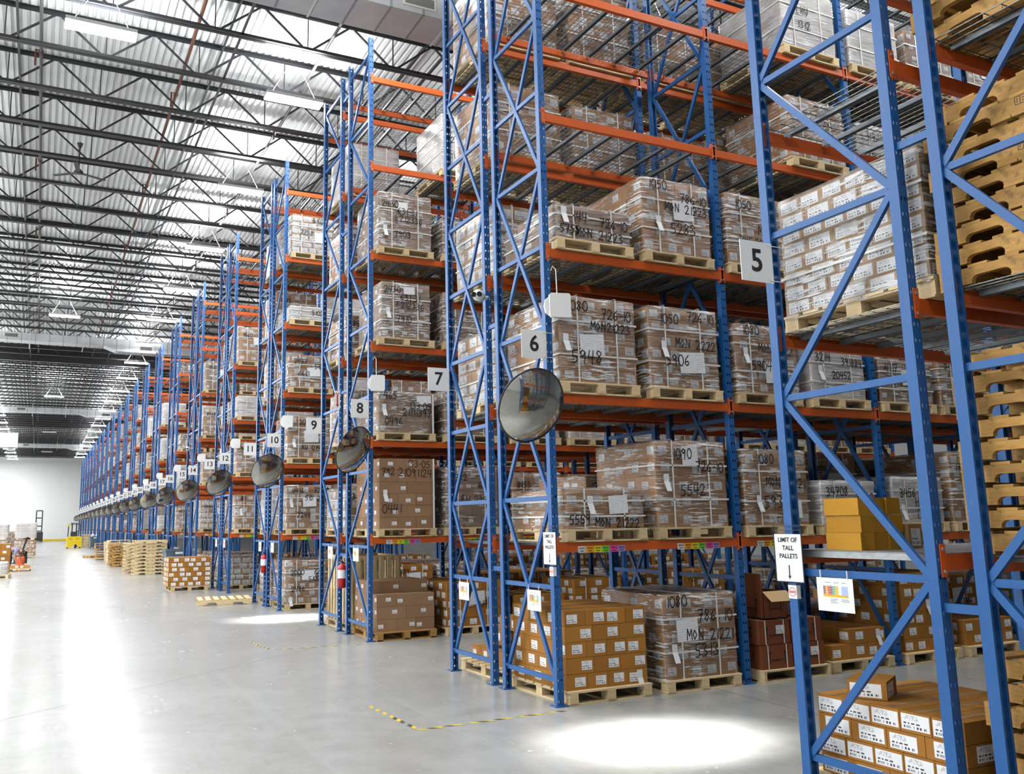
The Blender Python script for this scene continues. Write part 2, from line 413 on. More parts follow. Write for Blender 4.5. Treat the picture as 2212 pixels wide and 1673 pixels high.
def carton_mesh(kind, w, d, h, var=0, lab=True):
    def mk():
        mb = MB(); carton_into(mb, kind, w, d, h, var=var, lab=lab); return mb.mesh('carton', ['ct' + kind, 'label', 'seam'])
    return cached(('ct', kind, round(w, 3), round(d, 3), round(h, 3), var % 4, lab), mk)

def layers(w, d, h, nx, ny, nz, brick=True, rnd=None):
    """(x, y, z, w, d, h, var) for every carton on the outside of a stack"""
    out = []; hz = h / nz; r = rnd or random.Random(nx * 100 + ny * 10 + nz)
    for k in range(nz):
        cx, cy = (nx, ny) if (k % 2 == 0 or not brick or nx < 3) else (nx - 1, ny + 1)
        wx, dy = w / cx, d / cy
        for i in range(cx):
            for j in range(cy):
                if k < nz - 1 and 0 < i < cx - 1 and 0 < j < cy - 1: continue
                out.append((-w / 2 + (i + .5) * wx, -d / 2 + (j + .5) * dy, k * hz, wx - .004, dy - .004, hz - .003, r.randrange(4)))
    return out

def block_pallet_mesh(w=1.02, d=1.2, m='pine'):
    def mk():
        b = MB()
        for sy in (-1, 0, 1):
            for sx in (-1, 0, 1):
                cx, cy = sx * (w / 2 - .06), sy * (d / 2 - .06); b.box(cx - .05, cx + .05, cy - .06, cy + .06, .018, .098)
        for sx in (-1, 0, 1):
            cx = sx * (w / 2 - .06); b.box(cx - .05, cx + .05, -d / 2, d / 2, 0, .018)
        for sy in (-1, 1):
            cy = sy * (d / 2 - .06); b.box(-w / 2, w / 2, cy - .06, cy + .06, 0.0005, .017)
        for sx in (-1, 0, 1):
            cx = sx * (w / 2 - .06); b.box(cx - .05, cx + .05, -d / 2, d / 2, .098, .112)
        n = 7; bw = d / (n * 1.22)
        for k in range(n):
            cy = -d / 2 + bw / 2 + k * (d - bw) / (n - 1); b.box(-w / 2, w / 2, cy - bw / 2, cy + bw / 2, .112, .130)
        return b.mesh('pallet', m)
    return cached(('bp', w, d, m), mk)
PH = .130
def stringer_mesh(l=1.2, m='oldwood'):
    def mk():
        b = MB(); pts = [(-l / 2, .016)]
        def notch(c):
            q = [(c - .115, .016)]
            for t in range(5):
                a = pi - t * pi / 8; q.append((c - .075 + .04 * math.cos(a), .026 + .034 * math.sin(a)))
            for t in range(5):
                a = pi / 2 - t * pi / 8; q.append((c + .075 + .04 * math.cos(a), .026 + .034 * math.sin(a)))
            return q + [(c + .115, .016)]
        pts += notch(-.29) + notch(.29) + [(l / 2, .016), (l / 2, .112), (-l / 2, .112)]
        b.prism(pts, 'x', -.019, .019); return b.mesh('stringer', m)
    return cached(('st', l, m), mk)
def deck_mesh(top, w=1.02, d=1.2, m='oldwood'):
    def mk():
        b = MB(); n = 7 if top else 5; bw = .115
        for k in range(n):
            cy = -d / 2 + bw / 2 + k * (d - bw) / (n - 1)
            z0 = .112 if top else 0
            if not top and abs(abs(cy) - .29) < .05: cy = math.copysign(.12, cy)
            b.box(-w / 2, w / 2, cy - bw / 2, cy + bw / 2, z0, z0 + .016)
        return b.mesh('top_deck' if top else 'bottom_deck', m)
    return cached(('dk', top, w, d, m), mk)
def stamp_mesh():
    def mk():
        b = MB()
        def seg(a, c, t=.004):
            ax, az = a; bx, bz = c; d = math.hypot(bx - ax, bz - az); nx, nz = -(bz - az) / d * t / 2, (bx - ax) / d * t / 2
            b.face(((0, -ax - nx, az + nz), (0, -ax + nx, az - nz), (0, -bx + nx, bz - nz), (0, -bx - nx, bz + nz)))
        for a, c in (((-.05, 0), (.05, 0)), ((.05, 0), (.05, .046)), ((.05, .046), (-.05, .046)), ((-.05, .046), (-.05, 0)), ((-.02, 0), (-.02, .046)), ((-.04, .01), (-.035, .038)), ((-.01, .030), (.04, .030)), ((-.01, .014), (.03, .014))): seg(a, c)
        pr = None
        for t in range(11):
            a = 2 * pi * t / 10; p = (.078 + .017 * math.cos(a), .036 + .017 * math.sin(a))
            if pr: seg(pr, p, .003)
            pr = p
        return b.mesh('stencil_stamp', 'ink')
    return cached('stamp', mk)
def pallet_thing(label, loc, rot=0, group=None, m='oldwood', stamp=False, name='wooden_pallet'):
    t = thing(name, label, 'pallet', loc, rot, group)
    for sx in (-.49, 0, .49):
        s = inst(stringer_mesh(m=m), 'stringer', t, (sx, 0, 0))
        if stamp and sx < -.1: inst(stamp_mesh(), 'stencil_stamp', s, (-.0198, -.02 + RND.uniform(-.04, .03), .058))
    inst(deck_mesh(True, m=m), 'top_deck', t); inst(deck_mesh(False, m=m), 'bottom_deck', t)
    return t

def film_mesh(w, d, h, m, seed=0):
    w, d, h = round(w, 2), round(d, 2), round(h, 2)
    def mk():
        r = random.Random(int(w * 7e3 + d * 900 + h * 110) + seed); mb = MB(); nu, nv = 9, 9
        # ring of points around the load, corners cut so the film rounds them
        ring = []
        for (ax, ay), (bx, by) in (((-1, -1), (1, -1)), ((1, -1), (1, 1)), ((1, 1), (-1, 1)), ((-1, 1), (-1, -1))):
            for k in range(nu):
                t = .02 + .96 * k / (nu - 1); x, y = ax + (bx - ax) * t, ay + (by - ay) * t
                ring.append((x * w / 2, y * d / 2))
        n = len(ring); grid = []
        for v in range(nv + 1):
            row = []
            for (x, y) in ring:
                o = r.uniform(.006, .013); L = math.hypot(x / w, y / d)
                nx = 1 if x > w / 2 - .03 else -1 if x < -w / 2 + .03 else 0; ny = 1 if y > d / 2 - .03 else -1 if y < -d / 2 + .03 else 0
                nn = math.hypot(nx, ny) or 1
                row.append((x + nx / nn * o * (1.4 if nn > 1 else 1), y + ny / nn * o * (1.4 if nn > 1 else 1), -.03 + (h + .04) * v / nv))
            grid.append(row)
        for row in grid: mb.v += row
        for v in range(nv):
            for k in range(n):
                a, b = v * n + k, v * n + (k + 1) % n; mb.f.append((a, b, b + n, a + n)); mb.m.append(0)
        # rounded shoulder and crumpled top
        i0 = len(mb.v)
        for (x, y, z) in grid[-1]: mb.v.append((x * .93, y * .93, h + .018 + r.uniform(0, .012)))
        for k in range(n):
            a, b = nv * n + k, nv * n + (k + 1) % n; mb.f.append((a, b, i0 + (k + 1) % n, i0 + k)); mb.m.append(0)
        c = len(mb.v); mb.v.append((0, 0, h + .014))
        for k in range(n): mb.f.append((i0 + k, i0 + (k + 1) % n, c)); mb.m.append(0)
        return mb.mesh('stretch_wrap', m, True)
    return cached(('film', w, d, h, m, seed), mk)
def strap_mesh(w, d, h, ax, t):
    def mk():
        b = MB(); e = .016; s = .009
        if ax == 'v':
            x = t * w; 
            b.box(x - s, x + s, -d / 2 - e, -d / 2 - e + .002, -.02, h + e); b.box(x - s, x + s, d / 2 + e - .002, d / 2 + e, -.02, h + e); b.box(x - s, x + s, -d / 2 - e, d / 2 + e, h + e + .012, h + e + .014)
        elif ax == 'y':
            y = t * d
            b.box(-w / 2 - e, -w / 2 - e + .002, y - s, y + s, -.02, h + e); b.box(w / 2 + e - .002, w / 2 + e, y - s, y + s, -.02, h + e); b.box(-w / 2 - e, w / 2 + e, y - s, y + s, h + e + .012, h + e + .014)
        else:
            z = t * h
            b.box(-w / 2 - e, w / 2 + e, -d / 2 - e, -d / 2 - e + .002, z - s, z + s); b.box(-w / 2 - e, w / 2 + e, d / 2 + e - .002, d / 2 + e, z - s, z + s)
            b.box(-w / 2 - e, -w / 2 - e + .002, -d / 2 - e, d / 2 + e, z - s, z + s); b.box(w / 2 + e - .002, w / 2 + e, -d / 2 - e, d / 2 + e, z - s, z + s)
        return b.mesh('strap', 'strap')
    return cached(('strap', round(w, 2), round(d, 2), round(h, 2), ax, t), mk)
def tag_mesh():
    def mk():
        b = MB(); b.quv((-.035, 0, -.10), (.035, 0, -.10), (.035, 0, 0), (-.035, 0, 0), 0)
        b.quv((-.02, -.03, -.19), (.05, -.03, -.19), (.035, -.003, -.08), (-.035, -.003, -.08), 1); return b.mesh('hanging_tag', ['slip', 'paper'])
    return cached('tagm', mk)
def slip_mesh(w, h, tilt):
    def mk():
        b = MB(); c, s = math.cos(tilt), math.sin(tilt)
        p = [(x * c - z * s, 0, x * s + z * c) for x, z in ((-w / 2, -h / 2), (w / 2, -h / 2), (w / 2, h / 2), (-w / 2, h / 2))]
        b.quv(*p); return b.mesh('packing_slip', 'slip')
    return cached(('slip', w, h, tilt), mk)

def wrapped_load(label, loc, w=.98, d=1.12, h=.9, kind='A', n=(4, 3, 5), texts=(), doc=None, tagpos=None, detail=False,
                 film='film', straps=2, brick=True, group=None, rot=0, pallet='pine', lab=1.0, name='pallet_load', boards=False):
    t = thing(name, label, 'pallet load', loc, rot, group)
    inst(block_pallet_mesh(m=pallet), 'pallet', t)
    z0 = PH + .001; seed = RND.randrange(3)
    if detail:
        for (x, y, z, cw, cd, ch, var) in layers(w, d, h, *n, brick):
            o = inst(carton_mesh(kind, cw, cd, ch, var, RND.random() < lab), 'carton', t, (x + RND.uniform(-.003, .003), y + RND.uniform(-.003, .003), z0 + z))
    else:
        def mk():
            mb = MB(); r = random.Random(seed + 5)
            for (x, y, z, cw, cd, ch, var) in layers(w, d, h, *n, brick): carton_into(mb, kind, cw, cd, ch, x + r.uniform(-.003, .003), y + r.uniform(-.003, .003), z, var, r.random() < lab, False)
            return mb.mesh('carton_stack', ['ct' + kind, 'label', 'seam'])
        inst(cached(('stk', kind, round(w, 2), round(d, 2), round(h, 2), n, brick, lab, seed), mk), 'carton_stack', t, (0, 0, z0))
    if film: inst(film_mesh(w, d, h, film, seed), 'stretch_wrap', t, (0, 0, z0))
    if straps:
        for ax, tt in (('v', -.27), ('v', .24), ('h', .32), ('h', .72))[:straps * 2]: inst(strap_mesh(w, d, h, ax, tt), 'strap', t, (0, 0, z0))
    if boards:
        def cb():
            b = MB(); b.box(-.03, 0, -.004, 0, 0, h); b.box(-.004, 0, 0, .05, 0, h); return b.mesh('corner_board', 'white')
        inst(cached(('cb', h), cb), 'corner_board', t, (w / 2 + .004, -d / 2 - .016, z0))
    if texts:
        for tx in texts:
            mb = MB(); s, u, v = tx[:3]; size = tx[3] if len(tx) > 3 else .105
            L = writing_len(s, size)
            if L > w * .9: size *= w * .9 / L; L = w * .9
            u = min(u, .97 - L / w)
            writing_mb(mb, s, -w / 2 + u * w, z0 + v * h, size, -d / 2 - .0185, slope=(-.04 if len(s) > 5 else .03), thick=.0125 if detail else .014)
            mb.obj('marker_writing', 'ink', t)
    if doc:
        u, v, dw, dh = doc; inst(slip_mesh(dw, dh, .05), 'packing_slip', t, (-w / 2 + u * w, -d / 2 - .0172, z0 + v * h))
    if tagpos:
        u, v = tagpos; inst(tag_mesh(), 'hanging_tag', t, (-w / 2 + u * w, -d / 2 - .0195, z0 + v * h))
    return t

# ------------------------------------------------------------------ pallet racking
PITCH, D, GAP, BAY, HT = 5.5852, 1.067, .2926, 2.4213, 10.10
LV = [0, 1.585, 3.12, 4.69, 6.24, 7.80, 9.40]
ADJ = {8: -.08, 9: .10, 10: .02}
ORD = ['first', 'second', 'third', 'fourth', 'fifth', 'sixth', 'seventh', 'eighth', 'ninth', 'tenth', 'eleventh', 'twelfth', 'thirteenth', 'fourteenth']
SHELF = ['floor', 'first shelf', 'second shelf', 'third shelf', 'fourth shelf', 'fifth shelf', 'top shelf']
LAST = 47
def row_y(n):
    return ((n - 6) // 2 * PITCH if n % 2 == 0 else (n - 7) // 2 * PITCH + D + GAP) + ADJ.get(n, 0)
def bays_of(n):
    return 1 if n == 4 else 2 if n == 5 else 5 if n <= 11 else 4 if n <= 13 else 3 if n <= 16 else 2 if n <= 22 else 1

def post_mesh(hole):
    def mk():
        b = MB(); w, t = .038, .0028
        b.box(-w, w, -.035, -.035 + t, 0, HT); b.box(-w, -w + t, -.035 + t, .035, 0, HT); b.box(w - t, w, -.035 + t, .035, 0, HT)
        b.box(-w + t, -.022, .035 - t, .035, 0, HT); b.box(.022, w - t, .035 - t, .035, 0, HT)
        return b.mesh('upright_post', 'bluehole' if hole else 'blue')
    return cached(('post', hole), mk)
def base_mesh():
    def mk():
        b = MB(); b.box(-.075, .075, -.065, .055, 0, .010, 0); b.tube([(-.058, -.02, .01), (-.058, -.02, .035)], .010, 6, 1); b.tube([(.058, .03, .01), (.058, .03, .035)], .010, 6, 1)
        return b.mesh('base_plate', ['blue', 'bolt'])
    return cached('base', mk)
def brace_mesh(dy, dz):
    """open C-section strut from the origin to (0, dy, dz)"""
    def mk():
        b = MB(); p, q = Vector((0, 0, 0)), Vector((0, dy, dz)); d = (q - p).normalized(); u = Vector((1, 0, 0)).cross(d).normalized()
        b.bar(p + Vector((-.014, 0, 0)), q + Vector((-.014, 0, 0)), .003, .046, 0, u)
        for s in (-1, 1): b.bar(p + u * (.0215 * s), q + u * (.0215 * s), .028, .003, 0, u)
        return b.mesh('brace', 'blue')
    return cached(('br', round(dy, 3), round(dz, 3)), mk)
def frame_struts(n):
    a, c = .036, D - .036; out = []
    if n in (6, 7):
        z = [.245 + .895 * k for k in range(12) if .245 + .895 * k < HT]
        out += [('h', a, c, zz, zz) for zz in z]
        for k in range(0, len(z) - 2, 2): out += [('d', a, c, z[k], z[k + 2]), ('e', c, a, z[k], z[k + 2])]
    else:
        z = [.235 + 1.2 * k for k in range(9)]
        out += [('h', a, c, zz, zz) for zz in z]
        for k in range(8):
            s, e = (a, c) if (k + n) % 2 == 0 else (c, a)
            out.append(('d', s, e, z[k] + .02, z[k + 1] - .02))
    return out
def beam_mesh(side):
    def mk():
        b = MB(); L = BAY - .082; o = .012 * side
        b.box(-L / 2, L / 2, -.024 + o, .024 + o, -.100, -.040, 0); b.box(-L / 2, L / 2, -.024 + o if side < 0 else -.004 + o, .004 + o if side < 0 else .024 + o, -.040, -.006, 0)
        return b.mesh('load_beam', 'orange')
    return cached(('beam', side), mk)
def conn_mesh(side):
    def mk():
        b = MB(); y = .040 * side
        b.box(-.024, .024, min(y, y + .005 * side), max(y, y + .005 * side), -.135, .055, 0)
        b.box(.020, .026, min(0, y), max(0, y), -.135, .055, 0)
        for z in (-.105, .025): b.tube([(-.002, y, z), (-.002, y + .016 * side, z)], .011, 6, 1)
        return b.mesh('end_connector', ['orange2', 'bolt'])
    return cached(('conn', side), mk)
def wiredeck_mesh(fine):
    def mk():
        b = MB(); w = 1.14; r = .0028
        nx, ny = (19, 11) if fine else (10, 6)
        for i in range(nx):
            x = -w / 2 + w * i / (nx - 1); b.box(x - r, x + r, 0, D, -.012, -.006, 0)
            if fine: b.box(x - r, x + r, -.030, -.024, -.055, -.006, 0); b.box(x - r, x + r, -.030, 0, -.012, -.006, 0)
        for j in range(ny):
            y = .02 + (D - .04) * j / (ny - 1); b.box(-w / 2, w / 2, y - r, y + r, -.006, -.001, 0)
        for x in (-.40, 0, .40):
            b.box(x - .022, x + .022, .02, D - .02, -.016, -.012, 1); b.box(x - .022, x - .019, .02, D - .02, -.046, -.016, 1); b.box(x + .019, x + .022, .02, D - .02, -.046, -.016, 1)
        return b.mesh('wire_deck', ['wire', 'channel'])
    return cached(('wd', fine), mk)
def panel_mesh():
    def mk():
        b = MB(); w = 1.15
        b.box(-w / 2, w / 2, -.03, D + .02, -.010, 0, 0); b.box(-w / 2, w / 2, -.032, -.028, -.05, 0, 0); b.box(-w / 2 , -w / 2 + .004, -.03, D, -.05, 0, 0)
        return b.mesh('steel_deck_panel', 'galv')
    return cached('panel', mk)
TAGS = ['tg_white', 'tg_orange', 'tg_yellow', 'tg_green', 'tg_pink', 'tg_purple']
def loc_tag_mesh(m):
    def mk():
        b = MB(); w, h = .094, .066
        b.box(-w / 2, w / 2, 0, .0012, 0, h, 0)
        r = random.Random(3); x = -w / 2 + .012
        while x < w / 2 - .014:
            t = r.choice((.002, .003, .005)); b.face(((x, -.0006, .034), (x + t, -.0006, .034), (x + t, -.0006, .054), (x, -.0006, .054)), 1); x += t + r.choice((.002, .004))
        b.face(((-.025, -.0006, .012), (.025, -.0006, .012), (.025, -.0006, .020), (-.025, -.0006, .020)), 1)
        return b.mesh('location_label', [m, 'ink'])
    return cached(('lt', m), mk)

def build_rack(n):
    y0 = row_y(n); nb = bays_of(n); det = n <= 13
    lab = 'blue uprights and orange beams of pallet rack ' + str(n) + ', ' + ('nearest the camera at right' if n == 4 else 'signed %d on its end post' % n)
    t = thing('pallet_rack', lab, 'pallet rack', (0, y0, 0), group='rows of pallet racking')
    struts = frame_struts(n)
    for b in range(nb + 1):
        x = b * BAY
        for y, r in ((0, 0), (D, pi)):
            p = inst(post_mesh(det and b < 3), 'upright_post', t, (x, y, 0), r)
            if n <= 20: inst(base_mesh(), 'base_plate', p)
        if n <= 11 and (b <= 3) or n <= 30 and b == 0:
            for k, s1, s2, z1, z2 in struts:
                off = {'h': 0, 'd': -.006, 'e': .008}[k]
                inst(brace_mesh(s2 - s1, z2 - z1), 'horizontal_strut' if k == 'h' else 'diagonal_strut', t, (x + off, s1, z1))
        else:
            def lat():
                mb = MB()
                for k, s1, s2, z1, z2 in struts: mb.bar((0, s1, z1), (0, s2, z2), .028, .044, 0, (1, 0, 0))
                return mb.mesh('frame_lacing', 'blue')
            inst(cached(('lat', n % 2, n in (6, 7)), lat), 'frame_lacing', t, (x, 0, 0))
    for b in range(nb):
        xc = (b + .5) * BAY
        for lv in range(1, 7):
            for y, side in ((-.004, -1), (D + .004, 1)):
                be = inst(beam_mesh(side), 'load_beam', t, (xc, y, LV[lv]))
                if n <= 23:
                    for e in (-1, 1):
                        c = inst(conn_mesh(side), 'end_connector', be, (e * (BAY / 2 - .012), -y if side < 0 else D - y, 0))
                        if e > 0: c.scale = (-1, 1, 1)
                if lv == 1 and side < 0 and n % 2 == 0 and 6 <= n <= 20 and b < 3:
                    for s0 in (.256, 1.531):
                        for q, mt in enumerate(TAGS): inst(loc_tag_mesh(mt), 'location_label', be, (s0 + .05 + q * .0985 - BAY / 2, -.0385, -.108))
            for s in (-.59, .59):
                if n == 5 and lv == 1: inst(panel_mesh(), 'steel_deck_panel', t, (xc + s, 0, LV[lv]))
                else: inst(wiredeck_mesh(n <= 12), 'wire_deck', t, (xc + s, 0, LV[lv]))
    if n % 2 == 0 and n <= 30:                               # spacers to the rack standing back to back with it
        g = row_y(n + 1) - y0 - D
        for z in (1.28, 4.09, 7.0, 9.6):
            mb = MB(); mb.bar((0, D + .036, z), (0, D + g - .036, z), .03, .05, 0); mb.obj('row_spacer', 'blue', t)
    return t
for n in range(4, LAST + 1): build_rack(n)

# ------------------------------------------------------------------ what stands on the racks
def kindword(k): return {'A': 'brown', 'B': 'golden', 'C': 'grey-brown', 'F': 'white-labelled'}[k]
SPEC = {
 (6, 1, 0): dict(h=.40, n=(4, 3, 2), texts=[('5559', .04, .12, .09), ('MON 21222', .36, .06, .09)], doc=(.66, .62, .24, .19), tagpos=(.3, .85), kind='A'),
 (6, 1, 1): dict(h=.93, texts=[('1090', .24, .80), ('5542', .33, .36, .12), ('726-10', .62, .66)], doc=(.48, .84, .22, .22), tagpos=(.13, .62)),
 (6, 1, 2): dict(h=.86, texts=[('1080', .2, .82), ('MON 21221', .48, .52), ('5931', .28, .22, .14)], tagpos=(.2, .4), doc=(.72, .2, .3, .2)),
 (6, 1, 3): dict(h=.50, kind='C', film='filmw', n=(3, 3, 3), texts=[('34708', .08, .66), ('31-30', .66, .5), ('MS 7-31-23'.replace('S', '5'), .08, .18, .09)], w=.92),
 (6, 1, 4): dict(h=.56, kind='C', film='filmw', n=(3, 3, 3), texts=[('3456', .12, .56), ('HU', .42, .34, .12), ('1323', .42, .08, .12)], tagpos=(.16, .4), w=.92),
 (6, 2, 0): dict(h=.92, n=(4, 3, 6), texts=[('1080', .10, .84), ('726-10', .55, .78), ('MON21223', .40, .63, .095), ('5948', .14, .22, .14)], doc=(.41, .45, .31, .23), tagpos=(.07, .56)),
 (6, 2, 1): dict(h=.92, n=(4, 3, 6), texts=[('1050', .16, .80), ('726-10', .62, .86), ('MON 2222', .40, .52, .1), ('5906', .22, .28, .12)], doc=(.60, .33, .36, .24), tagpos=(.2, .58)),
 (6, 2, 2): dict(h=.82, n=(4, 3, 5), texts=[('1080', .12, .86), ('MON 1222', .36, .62, .1), ('5904', .24, .34, .11)], doc=(.62, .33, .34, .26), tagpos=(.15, .66)),
 (6, 2, 3): dict(h=.62, kind='C', n=(3, 3, 3), film='filmw', texts=[('3214', .08, .74), ('391884', .58, .70, .09), ('20452', .38, .40, .09)], tagpos=(.16, .66), w=.92),
 (6, 3, 0): dict(h=.38, n=(4, 3, 2), kind='C', texts=[('144', .22, .58), ('5755', .05, .18, .09), ('MON 21223', .26, .14, .1), ('726-10', .66, .5, .1)], tagpos=(.1, .96)),
 (6, 3, 1): dict(h=.88, n=(4, 3, 5), texts=[('1050', .10, .87), ('786-10', .60, .74), ('MON 21223', .42, .60, .1), ('5283', .40, .28, .13)], tagpos=(.22, .5), doc=(.6, .62, .3, .24)),
 (6, 3, 2): dict(h=.88, n=(4, 3, 5), texts=[('1050', .14, .80), ('MON', .5, .46, .12), ('345-20', .2, .3, .09)]),
 (6, 4, 0): None, (6, 4, 1): None, (6, 4, 2): None, (6, 5, 0): None, (6, 5, 1): None, (6, 5, 2): None,
 (6, 4, 3): dict(h=.84, n=(4, 3, 5), texts=[]), (6, 4, 4): dict(h=.7, kind='C', film='filmw', n=(3, 3, 4), texts=[('4424', .2, .7), ('0496', .2, .3)]), (6, 4, 5): dict(h=.8),
 (6, 5, 3): dict(h=.86, kind='F', film='filmw', n=(3, 3, 4), texts=[('7224', .05, .84), ('LHU', .3, .6), ('1312', .3, .36)]),
 (6, 5, 4): dict(h=.82, kind='F', film='filmw', n=(3, 3, 4)), (6, 5, 5): dict(h=.8, kind='C'),
 (6, 0, 1): dict(h=.86, n=(4, 3, 5), texts=[('1080', .04, .86, .11), ('786 10', .58, .68, .12), ('MON 21221', .48, .46, .11), ('5313', .40, .24, .13)], doc=(.31, .58, .29, .23), tagpos=(.12, .42)),
 (7, 1, 0): None, (7, 1, 1): dict(h=.62, kind='B', texts=[('243', .1, .7)], n=(3, 3, 3)),
 (7, 2, 0): dict(h=.88, n=(4, 3, 6), kind='F', film='film'), (7, 3, 0): dict(h=.84, n=(4, 4, 5), kind='F'), (7, 4, 0): dict(h=.92, n=(4, 3, 5)), (7, 4, 1): dict(h=.84, n=(4, 3, 5)), (7, 4, 2): dict(h=.7), (7, 4, 3): dict(h=.86),
 (7, 5, 0): dict(h=1.0, n=(4, 3, 6)), (7, 5, 1): dict(h=1.0, n=(4, 3, 6)), (7, 5, 2): dict(h=.9), (7, 5, 3): dict(h=.9), (7, 0, 0): None,
 (8, 1, 0): dict(h=1.12, kind='C', n=(3, 3, 6), film=None, straps=0, boards=True, w=.95, texts=[('792', .04, .76), ('133-05', .50, .88, .11), ('21091124', .42, .75, .12), ('0441', .05, .22, .13)], tagpos=(.1, .55), lab=.7),
 (8, 1, 1): dict(h=.98, kind='C', n=(3, 3, 5), film='film', texts=[('2782', .1, .78), ('63', .62, .66), ('EN 235F', .3, .42, .11)], straps=1),
 (8, 2, 0): dict(h=.66, kind='C', n=(3, 3, 4), w=.95, boards=True, straps=0, lab=.6, texts=[('465', .08, .84, .11), ('133-05', .66, .62), ('21111397', .55, .44, .11), ('0496', .10, .20, .11)], tagpos=(.08, .7), doc=(.82, .84, .26, .14)),
 (8, 2, 1): dict(h=.74, kind='C', n=(3, 3, 4), texts=[('31-05', .6, .6)]),
 (8, 3, 0): dict(h=.94, kind='C', w=.86, n=(3, 3, 5), texts=[('2430', .04, .82), ('631-31', .38, .70), ('F212336', .30, .56), ('7910', .30, .30)], doc=(.56, .88, .2, .13), tagpos=(.12, .55)),
 (8, 3, 1): dict(h=.86, kind='C', n=(3, 3, 5), boards=False, texts=[('133-05', .52, .78, .12), ('210912', .44, .62, .12), ('72', .1, .4)], doc=(.34, .86, .26, .18), film='film'),
 (8, 4, 0): dict(h=.96, kind='C', w=.94, n=(3, 3, 5), texts=[('2430', .04, .74), ('631-31', .34, .64), ('E212336', .30, .50), ('7903', .28, .20)], doc=(.44, .78, .18, .14), tagpos=(.1, .4)),
 (8, 4, 1): dict(h=.62, kind='C', n=(3, 3, 4), texts=[]), (8, 5, 0): None, (8, 5, 1): dict(h=1.02, kind='C', w=.95, film='filmw', n=(2, 3, 4), texts=[('2772', .1, .80), ('422', .1, .5)]),
 (8, 0, 0): None, (9, 0, 0): None, (9, 5, 0): dict(h=.9, film='filmw'),
 (10, 0, 0): dict(h=.90, n=(4, 3, 6), texts=[('2000', .1, .66), ('726-9', .62, .68), ('51021', .5, .5), ('2486', .12, .28)], doc=(.5, .66, .3, .2), tagpos=(.1, .16)),
 (10, 1, 0): dict(h=.92, n=(4, 3, 6), texts=[('4416', .1, .82), ('726-9', .6, .84), ('51D 2109', .4, .66), ('2244', .22, .26)], doc=(.5, .62, .3, .2), tagpos=(.08, .7)),
 (10, 2, 0): dict(h=.92, n=(4, 3, 5), texts=[('2016', .24, .80), ('HU 0158', .3, .2)], doc=(.52, .52, .32, .26), tagpos=(.12, .45)),
 (10, 3, 0): dict(h=.72, n=(4, 3, 5), texts=[('2437', .1, .74), ('51D', .58, .6), ('6613', .2, .36)], doc=(.56, .5, .3, .2)),
 (10, 4, 0): dict(h=.30, n=(4, 3, 2), kind='F', film='filmw', texts=[('5102', .5, .4)]), (10, 5, 0): dict(h=.90, n=(5, 3, 6), kind='F', texts=[('5102', .5, .84), ('2251', .2, .5)], doc=(.7, .45, .3, .24)),
 (12, 5, 0): None, (12, 1, 0): dict(h=.9, n=(4, 3, 6), texts=[('1185', .06, .85)], tagpos=(.15, .6)), (5, 2, 0): None, (11, 5, 0): dict(h=.9, film='filmw', kind='F'),
}
